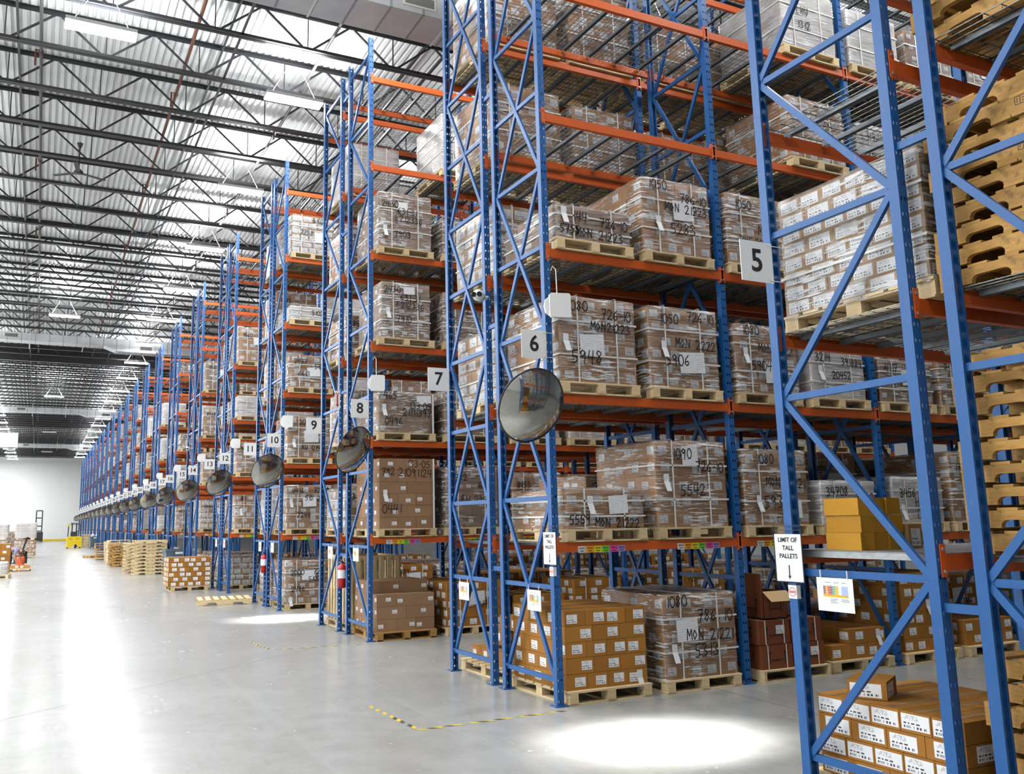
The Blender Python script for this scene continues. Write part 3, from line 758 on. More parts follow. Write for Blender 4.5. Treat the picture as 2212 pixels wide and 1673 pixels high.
# rack.shelf.place of the loads the view shows, and of those only glimpsed deep between others
SHOWN = set(tuple(map(int, q.split('.'))) for q in '''6.0.1 6.0.7 6.1.0 6.1.1 6.1.2 6.1.3 6.1.4 6.1.5 6.2.0 6.2.1 6.2.2 6.2.3 6.2.4 6.2.5 6.2.6 6.3.0 6.3.1 6.3.2 6.3.3 6.3.7 6.3.8 6.4.3 6.4.4 6.4.5 6.5.3 6.5.4 6.5.5 6.5.6 7.0.3 7.0.4
7.0.6 7.0.7 7.1.1 7.1.4 7.1.5 7.2.0 7.2.1 7.2.2 7.2.3 7.2.4 7.2.5 7.2.6 7.2.7 7.2.8 7.3.0 7.3.1 7.3.2 7.3.3 7.3.4 7.3.6 7.3.7 7.3.8 7.4.0 7.4.1 7.4.2 7.4.3 7.5.0 7.5.1 7.5.2 7.5.3
7.5.4 8.0.1 8.0.2 8.0.3 8.0.4 8.0.5 8.0.6 8.0.8 8.0.9 8.1.0 8.1.1 8.1.2 8.2.0 8.2.1 8.2.2 8.2.3 8.2.4 8.2.5 8.2.6 8.2.7 8.2.8 8.2.9 8.3.0 8.3.1 8.3.2 8.4.0 8.4.1 8.5.1 9.0.2 9.0.3
9.0.4 9.0.5 9.0.6 9.0.7 9.0.8 9.1.0 9.2.0 9.2.1 9.3.0 9.3.1 9.3.2 9.4.0 9.4.1 9.5.0 9.5.1 9.5.3 10.0.0 10.0.2 10.0.3 10.0.4 10.0.5 10.0.6 10.0.8 10.0.9 10.1.0 10.1.1 10.2.0 10.2.3 10.2.4 10.2.5
10.2.6 10.3.0 10.3.1 10.3.2 10.3.3 10.4.0 10.4.1 10.5.0 10.5.1 11.0.0 11.0.1 11.0.2 11.0.3 11.0.4 11.0.5 11.0.7 11.0.8 11.0.9 11.1.0 11.2.0 11.3.0 11.3.1 11.4.0 11.4.1 11.5.0 12.0.1 12.0.3 12.0.4 12.0.5 12.0.6
12.0.7 12.1.0 12.2.0 12.2.2 12.3.0 12.3.1 12.3.2 12.4.0 12.4.1 12.4.2 12.5.1 12.5.2 13.0.0 13.0.1 13.0.2 13.0.3 13.0.7 13.1.0 13.2.0 13.2.2 13.3.0 13.3.1 13.4.0 13.4.1 14.0.0 14.0.3 14.0.5 14.1.0 14.2.0 14.2.2
14.2.3 14.3.0 14.3.1 14.4.0 14.4.1 14.5.1 15.0.1 15.0.2 15.0.3 15.0.4 15.1.0 15.2.0 15.2.1 15.5.0 15.5.1 16.0.0 16.0.1 16.0.5 16.1.0 16.2.0 16.3.0 16.3.1 17.2.0 17.2.2 17.3.0 17.4.0 17.4.1 17.5.0 18.0.0 18.1.0
18.2.0 18.3.0 18.3.1 18.4.0 18.4.1 18.5.1 19.1.0 19.3.0 19.4.0 19.4.1 20.1.0 20.3.0 20.4.0 20.5.0 20.5.1 21.1.0 21.2.0 21.4.0 21.5.0 22.1.0 22.2.0 22.3.0 22.3.1 22.4.0 22.5.0 23.1.0 23.5.0 24.1.0 24.3.0 24.4.0
25.3.0 25.5.0 26.1.0 26.2.0 26.3.0 26.3.1 26.4.0 27.1.0 27.2.0 27.3.0 27.4.0 27.5.0 28.1.0 28.3.0 28.4.0 29.5.0 30.1.0 30.3.0 30.4.0 31.1.0 31.3.0 31.5.0 32.1.0 32.3.0 32.4.0 32.5.0 33.1.0 33.3.0 33.4.0 34.1.0
34.4.0 35.3.0 35.5.0 36.1.0 36.3.0 36.4.0 37.5.0 38.3.0 39.1.0 39.3.0 40.4.0 40.5.0 41.3.0 41.5.0 42.1.0 42.5.0 43.4.0 45.3.0 46.5.0 47.5.0'''.split())
GLIMPSED = set(tuple(map(int, q.split('.'))) for q in '''6.3.4 6.3.5 6.5.7 7.0.2 7.0.5 7.1.3 7.3.5 7.4.5 8.1.3 8.3.7 8.3.9 8.4.2 9.0.1 9.4.2 10.1.6 10.2.1 10.2.2 10.2.7 10.3.4 10.4.3 12.2.3 14.3.2 14.4.2 15.2.2 15.3.1 15.4.1 16.2.1 16.2.3 17.2.3 17.5.1
18.1.1 19.2.0 20.1.1 20.3.1 20.4.1 21.4.1 22.0.0 22.4.1 22.5.1 23.2.0 24.0.0 24.3.1 25.4.0 25.4.1 25.5.1 26.5.1 28.0.0 28.2.0 28.3.1 29.1.0 30.2.0 30.3.1 32.2.0 35.4.0 37.1.0 37.4.0 38.4.0 39.2.0 40.1.0 40.3.0
41.1.0 41.4.0 43.2.0 43.3.0 43.5.0 44.1.0 44.4.0 44.5.0 45.1.0 45.4.0 45.5.0 46.3.0 47.1.0'''.split())
deep = MB()
def slot_x(p): return .62 + (p % 2) * 1.17 + (p // 2) * BAY
def slot_label(n, lv, p, k, spec):
    tx = (spec.get('texts') or [('', 0, 0)])[0][0].split(' ')[0]
    s = ('film-wrapped %s cartons' % kindword(k)) if spec.get('film', 'film') else 'stacked %s cartons' % kindword(k)
    if tx: s += ' marked ' + tx
    place = 'on the floor of' if lv == 0 else 'on ' + SHELF[lv] + ' of'
    return '%s %s rack %d, %s pallet from corridor' % (s, place, n, ORD[p])
for n in range(6, LAST + 1):
    r = random.Random(n * 31 + 5); y0 = row_y(n)
    for p in range(bays_of(n) * 2):
        for lv in range(0, 6):
            key = (n, lv, p); h = r.choice((.55, .7, .82, .9, .9, .96)); k = r.choice('AAAFAC' if n > 8 else 'AAC'); u = r.random(); nx = r.choice((3, 4, 4)); wcol = r.random(); tn = r.randrange(1000, 9999)
            if key not in SHOWN and key not in GLIMPSED: continue
            if key in SPEC:
                spec = SPEC[key]
                if spec is None: continue
                spec = dict(spec)
            else:
                if lv == 0:
                    if n == 6 and p in (0, 2, 3, 4, 5, 6): continue
                    if n > 16 and p > 0 or n > 28 or u < .18: continue
                    if p > 0: k = r.choice('BBA')
                elif u < (.42 if lv == 5 else .12): continue
                spec = dict(h=h if lv else h * .8, kind=k, n=(nx, 3, max(2, round(h / .175))), texts=[(str(tn), .1, .72), (str(tn * 7 % 9000 + 900), .55, .4)] if wcol > .25 else [])
                if wcol > .5: spec['doc'] = (.55, .62, .28, .21)
                if wcol < .3 and lv: spec['film'] = 'filmw'
                if lv == 0 and k == 'B': spec['film'] = None; spec['straps'] = 1
            if key in GLIMPSED:
                sw, sd, sh = spec.get('w', .98), 1.12, spec.get('h', .9)
                for q in (-.46, 0, .46): deep.box(slot_x(p) + q - .05, slot_x(p) + q + .05, y0 - .06, y0 + 1.13, LV[lv], LV[lv] + .11, 3)
                deep.box(slot_x(p) - .51, slot_x(p) + .51, y0 - .07, y0 + 1.14, LV[lv] + .11, LV[lv] + .13, 3)
                for (x, y, z, cw, cd, ch, var) in layers(sw, sd, sh, *spec.get('n', (4, 3, 5))): carton_into(deep, 'A', cw, cd, ch, slot_x(p) + x, y0 + .53 + y, LV[lv] + PH + z, var, True, False)
                continue
            det = (n in (6, 7, 8) and p <= 3) or (n == 6 and p <= 5)
            lb = slot_label(n, lv, p, spec.get('kind', 'A'), spec)
            jx = 0 if key in SPEC else r.uniform(-.03, .03)
            wrapped_load(lb, (slot_x(p) + jx, y0 + .53, LV[lv] + (.0 if lv else 0)), detail=det, group='pallet loads on the racks', **spec)

dl = tag(deep.obj('deep_load', ['ctA', 'label', 'seam', 'pine']), 'brown carton loads glimpsed deep inside the racks behind the nearer loads', 'pallet loads'); dl['kind'] = 'stuff'

# white-labelled load in the rack beside the camera (its labels face the corridor)
wrapped_load('large film-wrapped load of white-labelled cartons on second shelf of rack 5', (.62, row_y(5) + .50, LV[2]), kind='F', n=(3, 5, 8), h=.86, w=1.0, d=1.16, detail=True, film='film', straps=2, brick=True)

def carton_thing(label, kind, w, d, h, loc, rot=0, var=0, group=None, lab=True):
    """one loose carton; its shipping labels are parts"""
    t = thing('carton', label, 'carton', loc, rot, group)
    def mk():
        b = MB(); b.box(-w / 2, w / 2, -d / 2, d / 2, 0, h, 0); e = .001
        b.face(((-w / 2, -.024, h + e), (w / 2, -.024, h + e), (w / 2, .024, h + e), (-w / 2, .024, h + e)), 1)
        return b.mesh('box', ['ct' + kind, 'tapeb'])
    inst(cached(('lc', kind, w, d, h), mk), 'box', t)
    L = LAB[kind]
    if lab and L:
        lw, lh = min(L[0], w * .7), min(L[1], h * .75)
        def ml(lw=lw, lh=lh):
            b = MB(); b.quv((-lw / 2, 0, 0), (lw / 2, 0, 0), (lw / 2, 0, lh), (-lw / 2, 0, lh)); return b.mesh('shipping_label', 'label')
        me = cached(('ll', round(lw, 3), round(lh, 3)), ml)
        ox = (w / 2 - lw / 2 - .02) * (1, -1, .3)[var % 3]; oz = (h - lh) * (.5, .4, .6)[var % 3]
        inst(me, 'shipping_label', t, (ox, -d / 2 - .0012, oz))
        oy = (d / 2 - lw / 2 - .015) * (-1, .2, .8)[(var + 1) % 3] if d > lw + .04 else 0
        inst(me, 'shipping_label', t, (-w / 2 - .0012, oy, oz), -pi / 2)
    return t
def loose_stack(desc, where, kind, x, y, z, w, d, h, n, brick=True, skip=None, pallet='pine', group=None, plabel=None, rot=0, tags=()):
    """pallet (a thing) carrying loose cartons (each a thing)"""
    c, s = math.cos(rot), math.sin(rot)
    if pallet:
        p = thing('wooden_pallet', plabel or 'wooden pallet under the loose %s cartons %s' % (desc, where), 'pallet', (x, y, z), rot, 'pallets under loose cartons'); inst(block_pallet_mesh(m=pallet), 'pallet_boards', p); z += PH
    r = random.Random(int(x * 100) + int(y * 10)); hz = h / n[2]
    for (cx, cy, cz, cw, cd, ch, var) in layers(w, d, h, *n, brick, r):
        k = round(cz / hz); i = int((cx + w / 2) / (cw + .004)); j = int((cy + d / 2) / (cd + .004))
        if skip and skip(i, j, k): continue
        lb = '%s carton, %s layer, %s from left, %s row back, %s' % (desc, ORD[k], ORD[i], ORD[j], where)
        dx, dy = cx + r.uniform(-.001, .001), cy + r.uniform(-.001, .001)
        ct = carton_thing(lb, kind, round(cw, 3), round(cd, 3), round(ch, 3), (x + dx * c - dy * s, y + dx * s + dy * c, z + cz + .0005), rot, var, group)
        if (i, j, k) in tags: inst(tag_mesh(), 'hanging_tag', ct, (cw * .1, -cd / 2 - .004, ch * .9))
# rack 6, floor: golden cartons at the end, five layers
loose_stack('golden', 'under rack 6', 'B', .59, .54, 0, .99, 1.08, .775, (4, 3, 5), group='golden cartons stacked under rack 6', tags=((3, 0, 0),))
# rack 7, floor: stepped stack of small cartons
loose_stack('small golden', 'under rack 7', 'B', .64, row_y(7) + .56, 0, .80, 1.0, .50, (6, 4, 3), skip=lambda i, j, k: i < k * 1.5 - .4, group='small cartons stepped under rack 7')
# rack 8, floor: grey-brown cartons
loose_stack('grey-brown', 'under rack 8', 'C', .60, row_y(8) + .53, 0, .98, 1.08, .76, (3, 3, 4), skip=lambda i, j, k: k == 3 and j == 0, tags=((2, 0, 1),), group='grey-brown cartons under rack 8', pallet='oldwood')
# rack 6, third and fourth floor places: kraft cartons
loose_stack('kraft', 'fourth place under rack 6', 'B', slot_x(3), .53, 0, .92, 1.05, .34, (3, 2, 2), brick=False, skip=lambda i, j, k: k == 1 and (j == 0 and i == 0), group='kraft cartons in the fourth place under rack 6', tags=((2, 0, 1),))
loose_stack('kraft', 'fifth place under rack 6', 'B', slot_x(4), .53, 0, .92, 1.05, .96, (4, 3, 6), group='tall stack of kraft cartons under rack 6', tags=((1, 0, 3),))
loose_stack('kraft', 'sixth place under rack 6', 'B', slot_x(5), .53, 0, .95, 1.05, .32, (3, 3, 2), group='low stack of kraft cartons under rack 6')
# rack 5, floor: big-labelled cartons next to the camera
def big_label():
    LAB['B'] = (.19, .105)
big_label()
loose_stack('barcoded golden', 'under rack 5', 'B', .60, row_y(5) + .53, 0, 1.0, 1.06, .50, (3, 4, 4), group='cartons with large barcodes under rack 5')
carton_thing('single golden carton lying on top of the barcoded stack under rack 5', 'B', .32, .24, .115, (.33, row_y(5) + .80, .632), .5, 1)
LAB['B'] = (.125, .088)
# rack 5, first shelf: nine mustard cartons
for k in range(3):
    for i in range(3):
        carton_thing('small plain mustard carton, %s layer up, %s from left on first shelf of rack 5' % (ORD[k], ORD[i]), 'E', .128, .28, .112, (.165 + i * .135 + (k % 2) * .012, row_y(5) + .73 + .012 * (i % 2), LV[1] + .001 + k * .1135), 0, k, 'mustard cartons on the first shelf of rack 5')
carton_thing('small white-labelled carton beside the mustard cartons on rack 5', 'F', .13, .26, .16, (.60, row_y(5) + .70, LV[1] + .001), 0, 1)
# rack 6, third floor place: red-brown boxes with arrows
p = pallet_thing('wooden pallet under the red-brown arrow boxes beneath rack 6', (slot_x(2) + .06, .50, 0), m='pine')
def arrow_box(label, loc, w, d, h, rot=0, opened=False, face='y'):
    t = thing('carton', label, 'carton', loc, rot, 'red-brown boxes with arrows')
    b = MB()
    if not opened: b.box(-w / 2, w / 2, -d / 2, d / 2, 0, h, 0)
    else:
        for a in ((-w / 2, w / 2, -d / 2, -d / 2 + .006), (-w / 2, w / 2, d / 2 - .006, d / 2), (-w / 2, -w / 2 + .006, -d / 2, d / 2), (w / 2 - .006, w / 2, -d / 2, d / 2)): b.box(*a, 0, h, 0)
        b.box(-w / 2, w / 2, -d / 2, d / 2, 0, .006, 0)
    b.obj('box', ['ctD'], t)
    if opened:
        for k, (pts) in enumerate((((-w / 2, -d / 2, h), (-w / 2, d / 2, h), (-w / 2 - .02, d / 2, h + .20), (-w / 2 - .02, -d / 2, h + .20)), ((w / 2, -d / 2, h), (w / 2, d / 2, h), (w / 2 + .17, d / 2, h - .07), (w / 2 + .17, -d / 2, h - .07)),
                               ((-w / 2, -d / 2, h), (w / 2, -d / 2, h), (w / 2, -d / 2 - .13, h - .10), (-w / 2, -d / 2 - .13, h - .10)))):
            f = MB(); n = Vector((0, 0, .006)); f.face(pts, k > 0 and 1 or 0); f.face([tuple(Vector(q) + Vector((.004, .004, .004))) for q in reversed(pts)], 1); f.obj('flap', ['ctD', 'inside'], t)
    g = MB(); e = .002
    def arrows(P):
        for x in (-.24, .24):
            g.face([P(x * w - .006, h * .24), P(x * w + .006, h * .24), P(x * w + .006, h * .66), P(x * w - .006, h * .66)]); g.face([P(x * w - .022, h * .64), P(x * w + .022, h * .64), P(x * w, h * .76)])
    arrows(lambda u, v: (u, -d / 2 - e, v)); arrows(lambda u, v: (-w / 2 - e, -u * d / w, v))
    g.obj('printed_arrow', 'ink', t)
    for lx, ly, rz in ((0, -d / 2 - e, 0), (-w / 2 - e, 0, -pi / 2)): inst(text_mesh('THIS SIDE UP', .030), 'printed_text', t, (lx, ly, h * .36), rz)
    if not opened:
        lb = MB(); lb.quv((.02, -d / 2 - .003, h * .42), (.15, -d / 2 - .003, h * .42), (.15, -d / 2 - .003, h * .78), (.02, -d / 2 - .003, h * .78)) if face == 'y' else lb.quv((-w / 2 - .003, .12, h * .4), (-w / 2 - .003, -.02, h * .4), (-w / 2 - .003, -.02, h * .75), (-w / 2 - .003, .12, h * .75))
        lb.obj('shipping_label', 'label', t)
        for x in (-.3, .3):
            s = MB(); x *= w; s.box(x - .006, x + .006, -d / 2 - .004, -d / 2 - .002, 0, h + .004); s.box(x - .006, x + .006, -d / 2 - .004, d / 2 + .004, h + .002, h + .004); s.box(x - .006, x + .006, d / 2 + .002, d / 2 + .004, 0, h + .004)
            s.obj('strap', 'strap', t)
    return t
bx0 = slot_x(2) + .06
for i in range(2):
    for j in range(2):
        for k in range(2):
            arrow_box('red-brown arrow box, %s layer, %s from left, %s row, beneath rack 6' % (('lower', 'upper')[k], ('first', 'second')[i], ('front', 'back')[j]), (bx0 - .25 + i * .49 - (.02 if k else 0), .20 + j * .56, PH + k * .267), .46, .50, .26, 0, False, 'xy'[(i + k) % 2])
arrow_box('open red-brown arrow box with raised flaps on top of the pile', (bx0 - .18, .20, PH + .538), .36, .40, .30, 0, True)

t = thing('slatted_crate', 'tall slatted wooden crate on a pallet under rack 9, behind the extinguisher', 'crate', (.62, row_y(9) + .53, 0))
inst(block_pallet_mesh(m='pine'), 'pallet', t)
for k, (ax, sg) in enumerate((('x', -1), ('x', 1), ('y', -1), ('y', 1))):
    b = MB(); W_, D_ = .49, .56
    for i in range(7):
        q = -1 + 2 * i / 6
        if ax == 'x': b.box(sg * W_ - .01, sg * W_ + .01, q * (D_ - .06) - .045, q * (D_ - .06) + .045, PH, 1.22)
        else: b.box(q * (W_ - .06) - .04, q * (W_ - .06) + .04, sg * D_ - .01, sg * D_ + .01, PH, 1.22)
    for z in (PH + .04, .66, 1.16):
        if ax == 'x': b.box(sg * (W_ - .02) - .01, sg * (W_ - .02) + .01, -D_ + .02, D_ - .02, z, z + .09)
        else: b.box(-W_ + .03, W_ - .03, sg * (D_ - .02) - .01, sg * (D_ - .02) + .01, z, z + .09)
    b.obj('slat_side', 'pine', t)
# rack 4: stacks of yellowed empty pallets, every pallet a thing
def pallet_stack(where, x, y, z, count, rot=0, group=None, stamp=False, m='oldwood', jit=.02, dz=.1285):
    r = random.Random(int(abs(x) * 50 + abs(z) * 17 + abs(y)))
    for k in range(count):
        pos = 'lowest' if k == 0 else 'topmost' if k == count - 1 else ORD[k] + ' from bottom'
        pallet_thing('%s wooden pallet, %s in the stack %s' % ('yellowed' if m == 'oldwood' else 'pale', pos, where), (x + r.uniform(-jit, jit), y + r.uniform(-jit, jit), z + k * dz), rot + r.uniform(-.02, .02), group, m, stamp)
for lv, cnt, nm in ((0, 8, 'on the floor of rack 4'), (1, 9, 'on first shelf of rack 4'), (2, 9, 'on second shelf of rack 4'), (3, 9, 'on third shelf of rack 4')):
    pallet_stack(nm, .62, row_y(4) + .61, LV[lv], cnt, 0, 'empty pallets stacked ' + nm, True, jit=.018)

# ------------------------------------------------------------------ signs, mirrors and fittings on the rack ends
def end_y(n): return row_y(n) + (0 if n % 2 == 0 else D)
for n in range(5, LAST + 1):
    y = end_y(n) + (-.045 if n % 2 == 0 else -.045)
    t = thing('number_sign', 'white square sign with black number %d hanging off the rack post' % n, 'sign', (-.19, y, 3.62), group='rack number signs')
    b = MB(); b.box(-.15, .15, 0, .006, -.15, .15); b.obj('sign_board', 'board', t)
    inst(text_mesh(str(n), .235 if n < 10 else .20), 'number', t, (0, -.0012, 0))
    if n <= 14:
        b = MB(); b.box(.11, .235, -.003, .001, .128, .134); b.box(.11, .235, -.003, .001, -.134, -.128); b.obj('cable_tie', 'white', t)
def mirror_parts():
    R_ = .38; rings = []; n = 40
    dome = MB()
    for k in range(8):
        a = k / 7; rr = R_ * math.sin(a * .62) / math.sin(.62); zz = .11 * (1 - (rr / R_) ** 2)
        rings.append((rr, zz))
    idx = []
    dome.v.append((0, -rings[0][1], 0))
    for rr, zz in rings[1:]:
        for j in range(n): dome.v.append((rr * math.cos(2 * pi * j / n), -zz, rr * math.sin(2 * pi * j / n)))
    for j in range(n): dome.f.append((0, 1 + j, 1 + (j + 1) % n)); dome.m.append(0)
    for k in range(len(rings) - 2):
        for j in range(n):
            a, c = 1 + k * n + j, 1 + k * n + (j + 1) % n; dome.f.append((a, a + n, c + n, c)); dome.m.append(0)
    rim = MB(); pts = [(R_ * math.cos(2 * pi * j / n), 0, R_ * math.sin(2 * pi * j / n)) for j in range(n + 1)]
    rim.tube(pts, .010, 6, 0, False)
    rim.v.append((0, .02, 0)); c = len(rim.v) - 1
    s0 = len(rim.v)
    for j in range(n): rim.v.append((R_ * math.cos(2 * pi * j / n), .006, R_ * math.sin(2 * pi * j / n)))
    for j in range(n): rim.f.append((c, s0 + (j + 1) % n, s0 + j)); rim.m.append(0)
    return dome.mesh('mirror_dome', 'mirror', True), rim.mesh('rim', 'black')
DOME, RIM = mirror_parts()
CAMX, CAMY, CAMZ = -4.7462, -7.7369, 1.8095
YAW = {6: 36, 8: 52, 10: 30, 12: 36, 14: 24, 16: 30, 18: 18}
for n in range(6, LAST + 1, 2):
    p = Vector((-.37, row_y(n) - .26, 2.94))
    view = math.atan2(CAMX - p.x, -(CAMY - p.y))               # angle of the camera off -Y, toward -X negative
    yaw = view + math.radians(YAW.get(n, 26))
    t = thing('convex_mirror', 'round convex mirror tilted down at the end of rack %d' % n, 'mirror', p, (math.radians(24), 0, yaw), 'convex mirrors at the aisle mouths')
    inst(DOME, 'mirror_dome', t); inst(RIM, 'rim', t)
    b = MB(); b.bar((0, .02, 0), (.16, .22, .06), .03, .03); b.obj('bracket', 'black', t)
for n in [6] + list(range(8, LAST, 2)):
    far = n > 8
    t = thing('antenna_panel', 'white antenna panel on the end post of rack %d' % n, 'antenna', (.075, row_y(n) - .135, 4.03), (0, 0, -.25), 'white antenna panels')
    b = MB(); pr = [(.115 * a, .13 * c) for a, c in ((-1, -.85), (-.85, -1), (.85, -1), (1, -.85), (1, .85), (.85, 1), (-.85, 1), (-1, .85))]
    b.prism(pr, 'y', -.045, 0); b.obj('panel', 'white', t)
    b = MB(); b.prism([(-.11 + .05 * math.cos(a * pi / 4), .10 * math.sin(a * pi / 4)) for a in range(8)], 'y', .0, .035); b.obj('mount', 'white', t)
    if n <= 8:
        b = MB(); b.tube([(-.02, .0, .13), (-.02, .015, .40), (-.05, .03, .44), (-.06, .06, .40)], .006, 6); b.obj('cable', 'white', t)
def camera_thing(n, loc, rz):
    t = thing('security_camera', 'white twin-lens security camera ' + ('high beside the sign reading 7' if n == 7 else 'far down the row of rack ends'), 'camera', loc, (0, 0, rz))
    b = MB(); prof = [(0, .02), (-.02, .062), (-.10, .072), (-.16, .060), (-.19, .02)]
    b.tube([(0, y, 0) for y, r in prof], [r for y, r in prof], 14); b.obj('body', 'white', t, smooth=True)
    for s in (-.032, .032):
        q = MB(); q.tube([(s, -.165, -.005), (s, -.193, -.005)], .030, 14); q.obj('lens', 'lens', t)
    q = MB(); q.tube([(0, 0, 0), (.06, .09, .02)], .016, 8); q.obj('arm', 'white', t)
camera_thing(7, (-.13, row_y(7) - .10, 4.44), -.75)
camera_thing(15, (-.13, row_y(15) - .10, 4.44), -.75)

def limit_sign(n, y):
    t = thing('limit_sign', 'white paper sign reading LIMIT OF TALL PALLETS ' + ('on the narrow post below the round mirror' if n == 6 else 'in the black holder beside the mustard cartons'), 'sign', (-.055, y, 1.54), -pi / 2)
    b = MB(); b.box(-.118, .118, 0, .004, -.17, .15); b.obj('sign_sheet', 'paper', t)
    f = MB()
    for x in (-.126, .122): f.box(x, x + .004, -.001, .006, -.175, .21)
    for z in (.205, .175, -.176): f.box(-.126, .126, -.001, .006, z, z + .004)
    f.obj('holder_frame', 'black', t)
    inst(text_mesh('LIMIT OF\nTALL\nPALLETS', .044, 'ink', 1.25), 'lettering', t, (0, -.0012, .055))
    a = MB(); a.face(((-.005, -.001, -.06), (-.005, -.001, -.135), (.005, -.001, -.135), (.005, -.001, -.06))); a.face(((-.015, -.001, -.132), (0, -.001, -.155), (.015, -.001, -.132))); a.obj('arrow', 'ink', t)
    s = tag(bpy.data.objects.new('post_sticker', sticker_mesh()), 'torn white sticker with red oval print ' + ('below the limit sign nearest the golden stack' if n == 6 else 'below the limit sign in the black holder'), 'sticker'); COL.objects.link(s)
    s.location = (-.0405, y - .0, 1.30)
def sticker_mesh():
    def mk():
        b = MB(); b.box(-.0012, 0, -.036, .036, -.045, .045, 0); b.box(-.0012, .036, -.0372, -.0360, -.045, .045, 0)
        pr = None
        for t in range(25):
            a = 2 * pi * t / 24; p = (.031 * math.cos(a), .030 * math.sin(a))
            if pr:
                b.face(((-.002, pr[0], pr[1]), (-.002, p[0], p[1]), (-.002, p[0] * .86, p[1] * .86), (-.002, pr[0] * .86, pr[1] * .86)), 1)
            pr = p
        for k in range(4): b.face(((-.002, -.022 + k * .012, -.008), (-.002, -.014 + k * .012, -.008), (-.002, -.014 + k * .012, .008), (-.002, -.022 + k * .012, .008)), 1)
        return b.mesh('post_sticker', ['paper', 'redink'])
    return cached('sticker', mk)
limit_sign(6, row_y(6)); limit_sign(5, row_y(5) + D)

def chart_sheet(n, yc, z, w=.29, h=.215):
    t = thing('chart_sheet', 'white sheet with a coloured table hanging on the strut of rack %d' % n, 'paper sheet', (-.032, yc, z), -pi / 2, 'coloured chart sheets')
    b = MB(); b.box(-w / 2, w / 2, 0, .0015, -h, 0); b.obj('sheet', 'paper', t)
    c = MB(); mats = ['tb_purple', 'tb_gold', 'tb_red', 'tb_purple', 'tb_green', 'tb_gold', 'board', 'tb_blue', 'ink2']
    x = -w * .32; k = w * .066; top, bot = -h * .24, -h * .50
    for i, (m, ww) in enumerate(((0, 1), (1, .8), (2, 1), (3, 1.1), (4, 1.1), (5, 1.4), (6, 1.2), (7, 2.6))):
        c.face(((x, -.0008, bot), (x + k * ww, -.0008, bot), (x + k * ww, -.0008, top), (x, -.0008, top)), m); x += k * ww
    c.face(((-w * .32, -.0008, bot - h * .07), (x, -.0008, bot - h * .07), (x, -.0008, bot), (-w * .32, -.0008, bot)), 1)
    for q in range(5):
        zz = top - (q + .5) * (top - bot) / 5; c.face(((-w * .32, -.0012, zz), (x, -.0012, zz), (x, -.0012, zz + .0016), (-w * .32, -.0012, zz + .0016)), 6)
    for (xx, zz, ww) in ((-.26, -.15, .16), (-.02, -.15, .14), (.2, -.15, .12), (-.14, -.64, .2), (-.14, -.69, .16), (-.14, -.74, .2), (.16, -.64, .2), (.16, -.69, .22)):
        c.face(((xx * w, -.0008, zz * h), (xx * w + ww * w, -.0008, zz * h), (xx * w + ww * w, -.0008, zz * h + .004), (xx * w, -.0008, zz * h + .004)), 8)
    c.obj('printed_table', mats, t)
    s = MB()
    for xx in (-.37, .37): s.box(xx * w - .003, xx * w + .003, -.004, .002, -.006, .05)
    s.obj('cable_tie', 'white', t)
chart_sheet(5, -3.51, 1.41); chart_sheet(6, .38, 1.095, .28, .21); chart_sheet(7, 2.06, 1.085, .28, .21)
for n in (8, 9, 10, 11, 12, 13): chart_sheet(n, row_y(n) + (.60 if n % 2 == 0 else .45), 1.41, .28, .21)

def extinguisher(loc, lab):
    t = thing('fire_extinguisher', lab, 'fire extinguisher', loc)
    b = MB(); pr = [(0, .05), (.01, .072), (.33, .072), (.37, .055), (.39, .026), (.41, .022)]
    b.tube([(0, 0, z) for z, r in pr], [r for z, r in pr], 16); b.obj('cylinder', 'red', t, smooth=True)
    b = MB(); b.tube([(0, 0, .16), (0, 0, .30)], .0735, 16, 0, False); b.obj('instruction_label', 'paper', t)
    b = MB(); b.box(-.02, .02, -.02, .02, .405, .44); b.bar((0, -.02, .44), (0, .12, .475), .02, .008); b.bar((0, -.02, .425), (0, .10, .42), .02, .006); b.obj('valve_handle', 'black', t)
    b = MB(); b.tube([(.02, 0, .42), (.085, .0, .38), (.09, 0, .22), (.085, 0, .05)], .011, 8); b.obj('hose', 'black', t)
extinguisher((-.06, row_y(8) + D + .16, .74), 'red fire extinguisher nearest the camera, hung between racks 8 and 9')
extinguisher((-.06, row_y(10) + D + .16, .74), 'red fire extinguisher farther down the corridor, beyond the flat empty pallet')
t = thing('arrow_sign', 'narrow white sign with red downward arrow between racks 8 and 9', 'sign', (-.095, row_y(9) - .10, 3.97))
b = MB(); b.box(-.05, .05, 0, .004, -.17, .15); b.obj('sign_board', 'board', t)
b = MB()
b.face(((-.012, -.001, .09), (-.012, -.001, -.10), (.012, -.001, -.10), (.012, -.001, .09))); b.face(((-.03, -.001, -.09), (0, -.001, -.14), (.03, -.001, -.09)))
b.face(((-.035, -.001, .125), (-.035, -.001, .09), (0, -.001, .105))); b.face(((.035, -.001, .125), (0, -.001, .105), (.035, -.001, .09))); b.obj('arrow', 'redink', t)

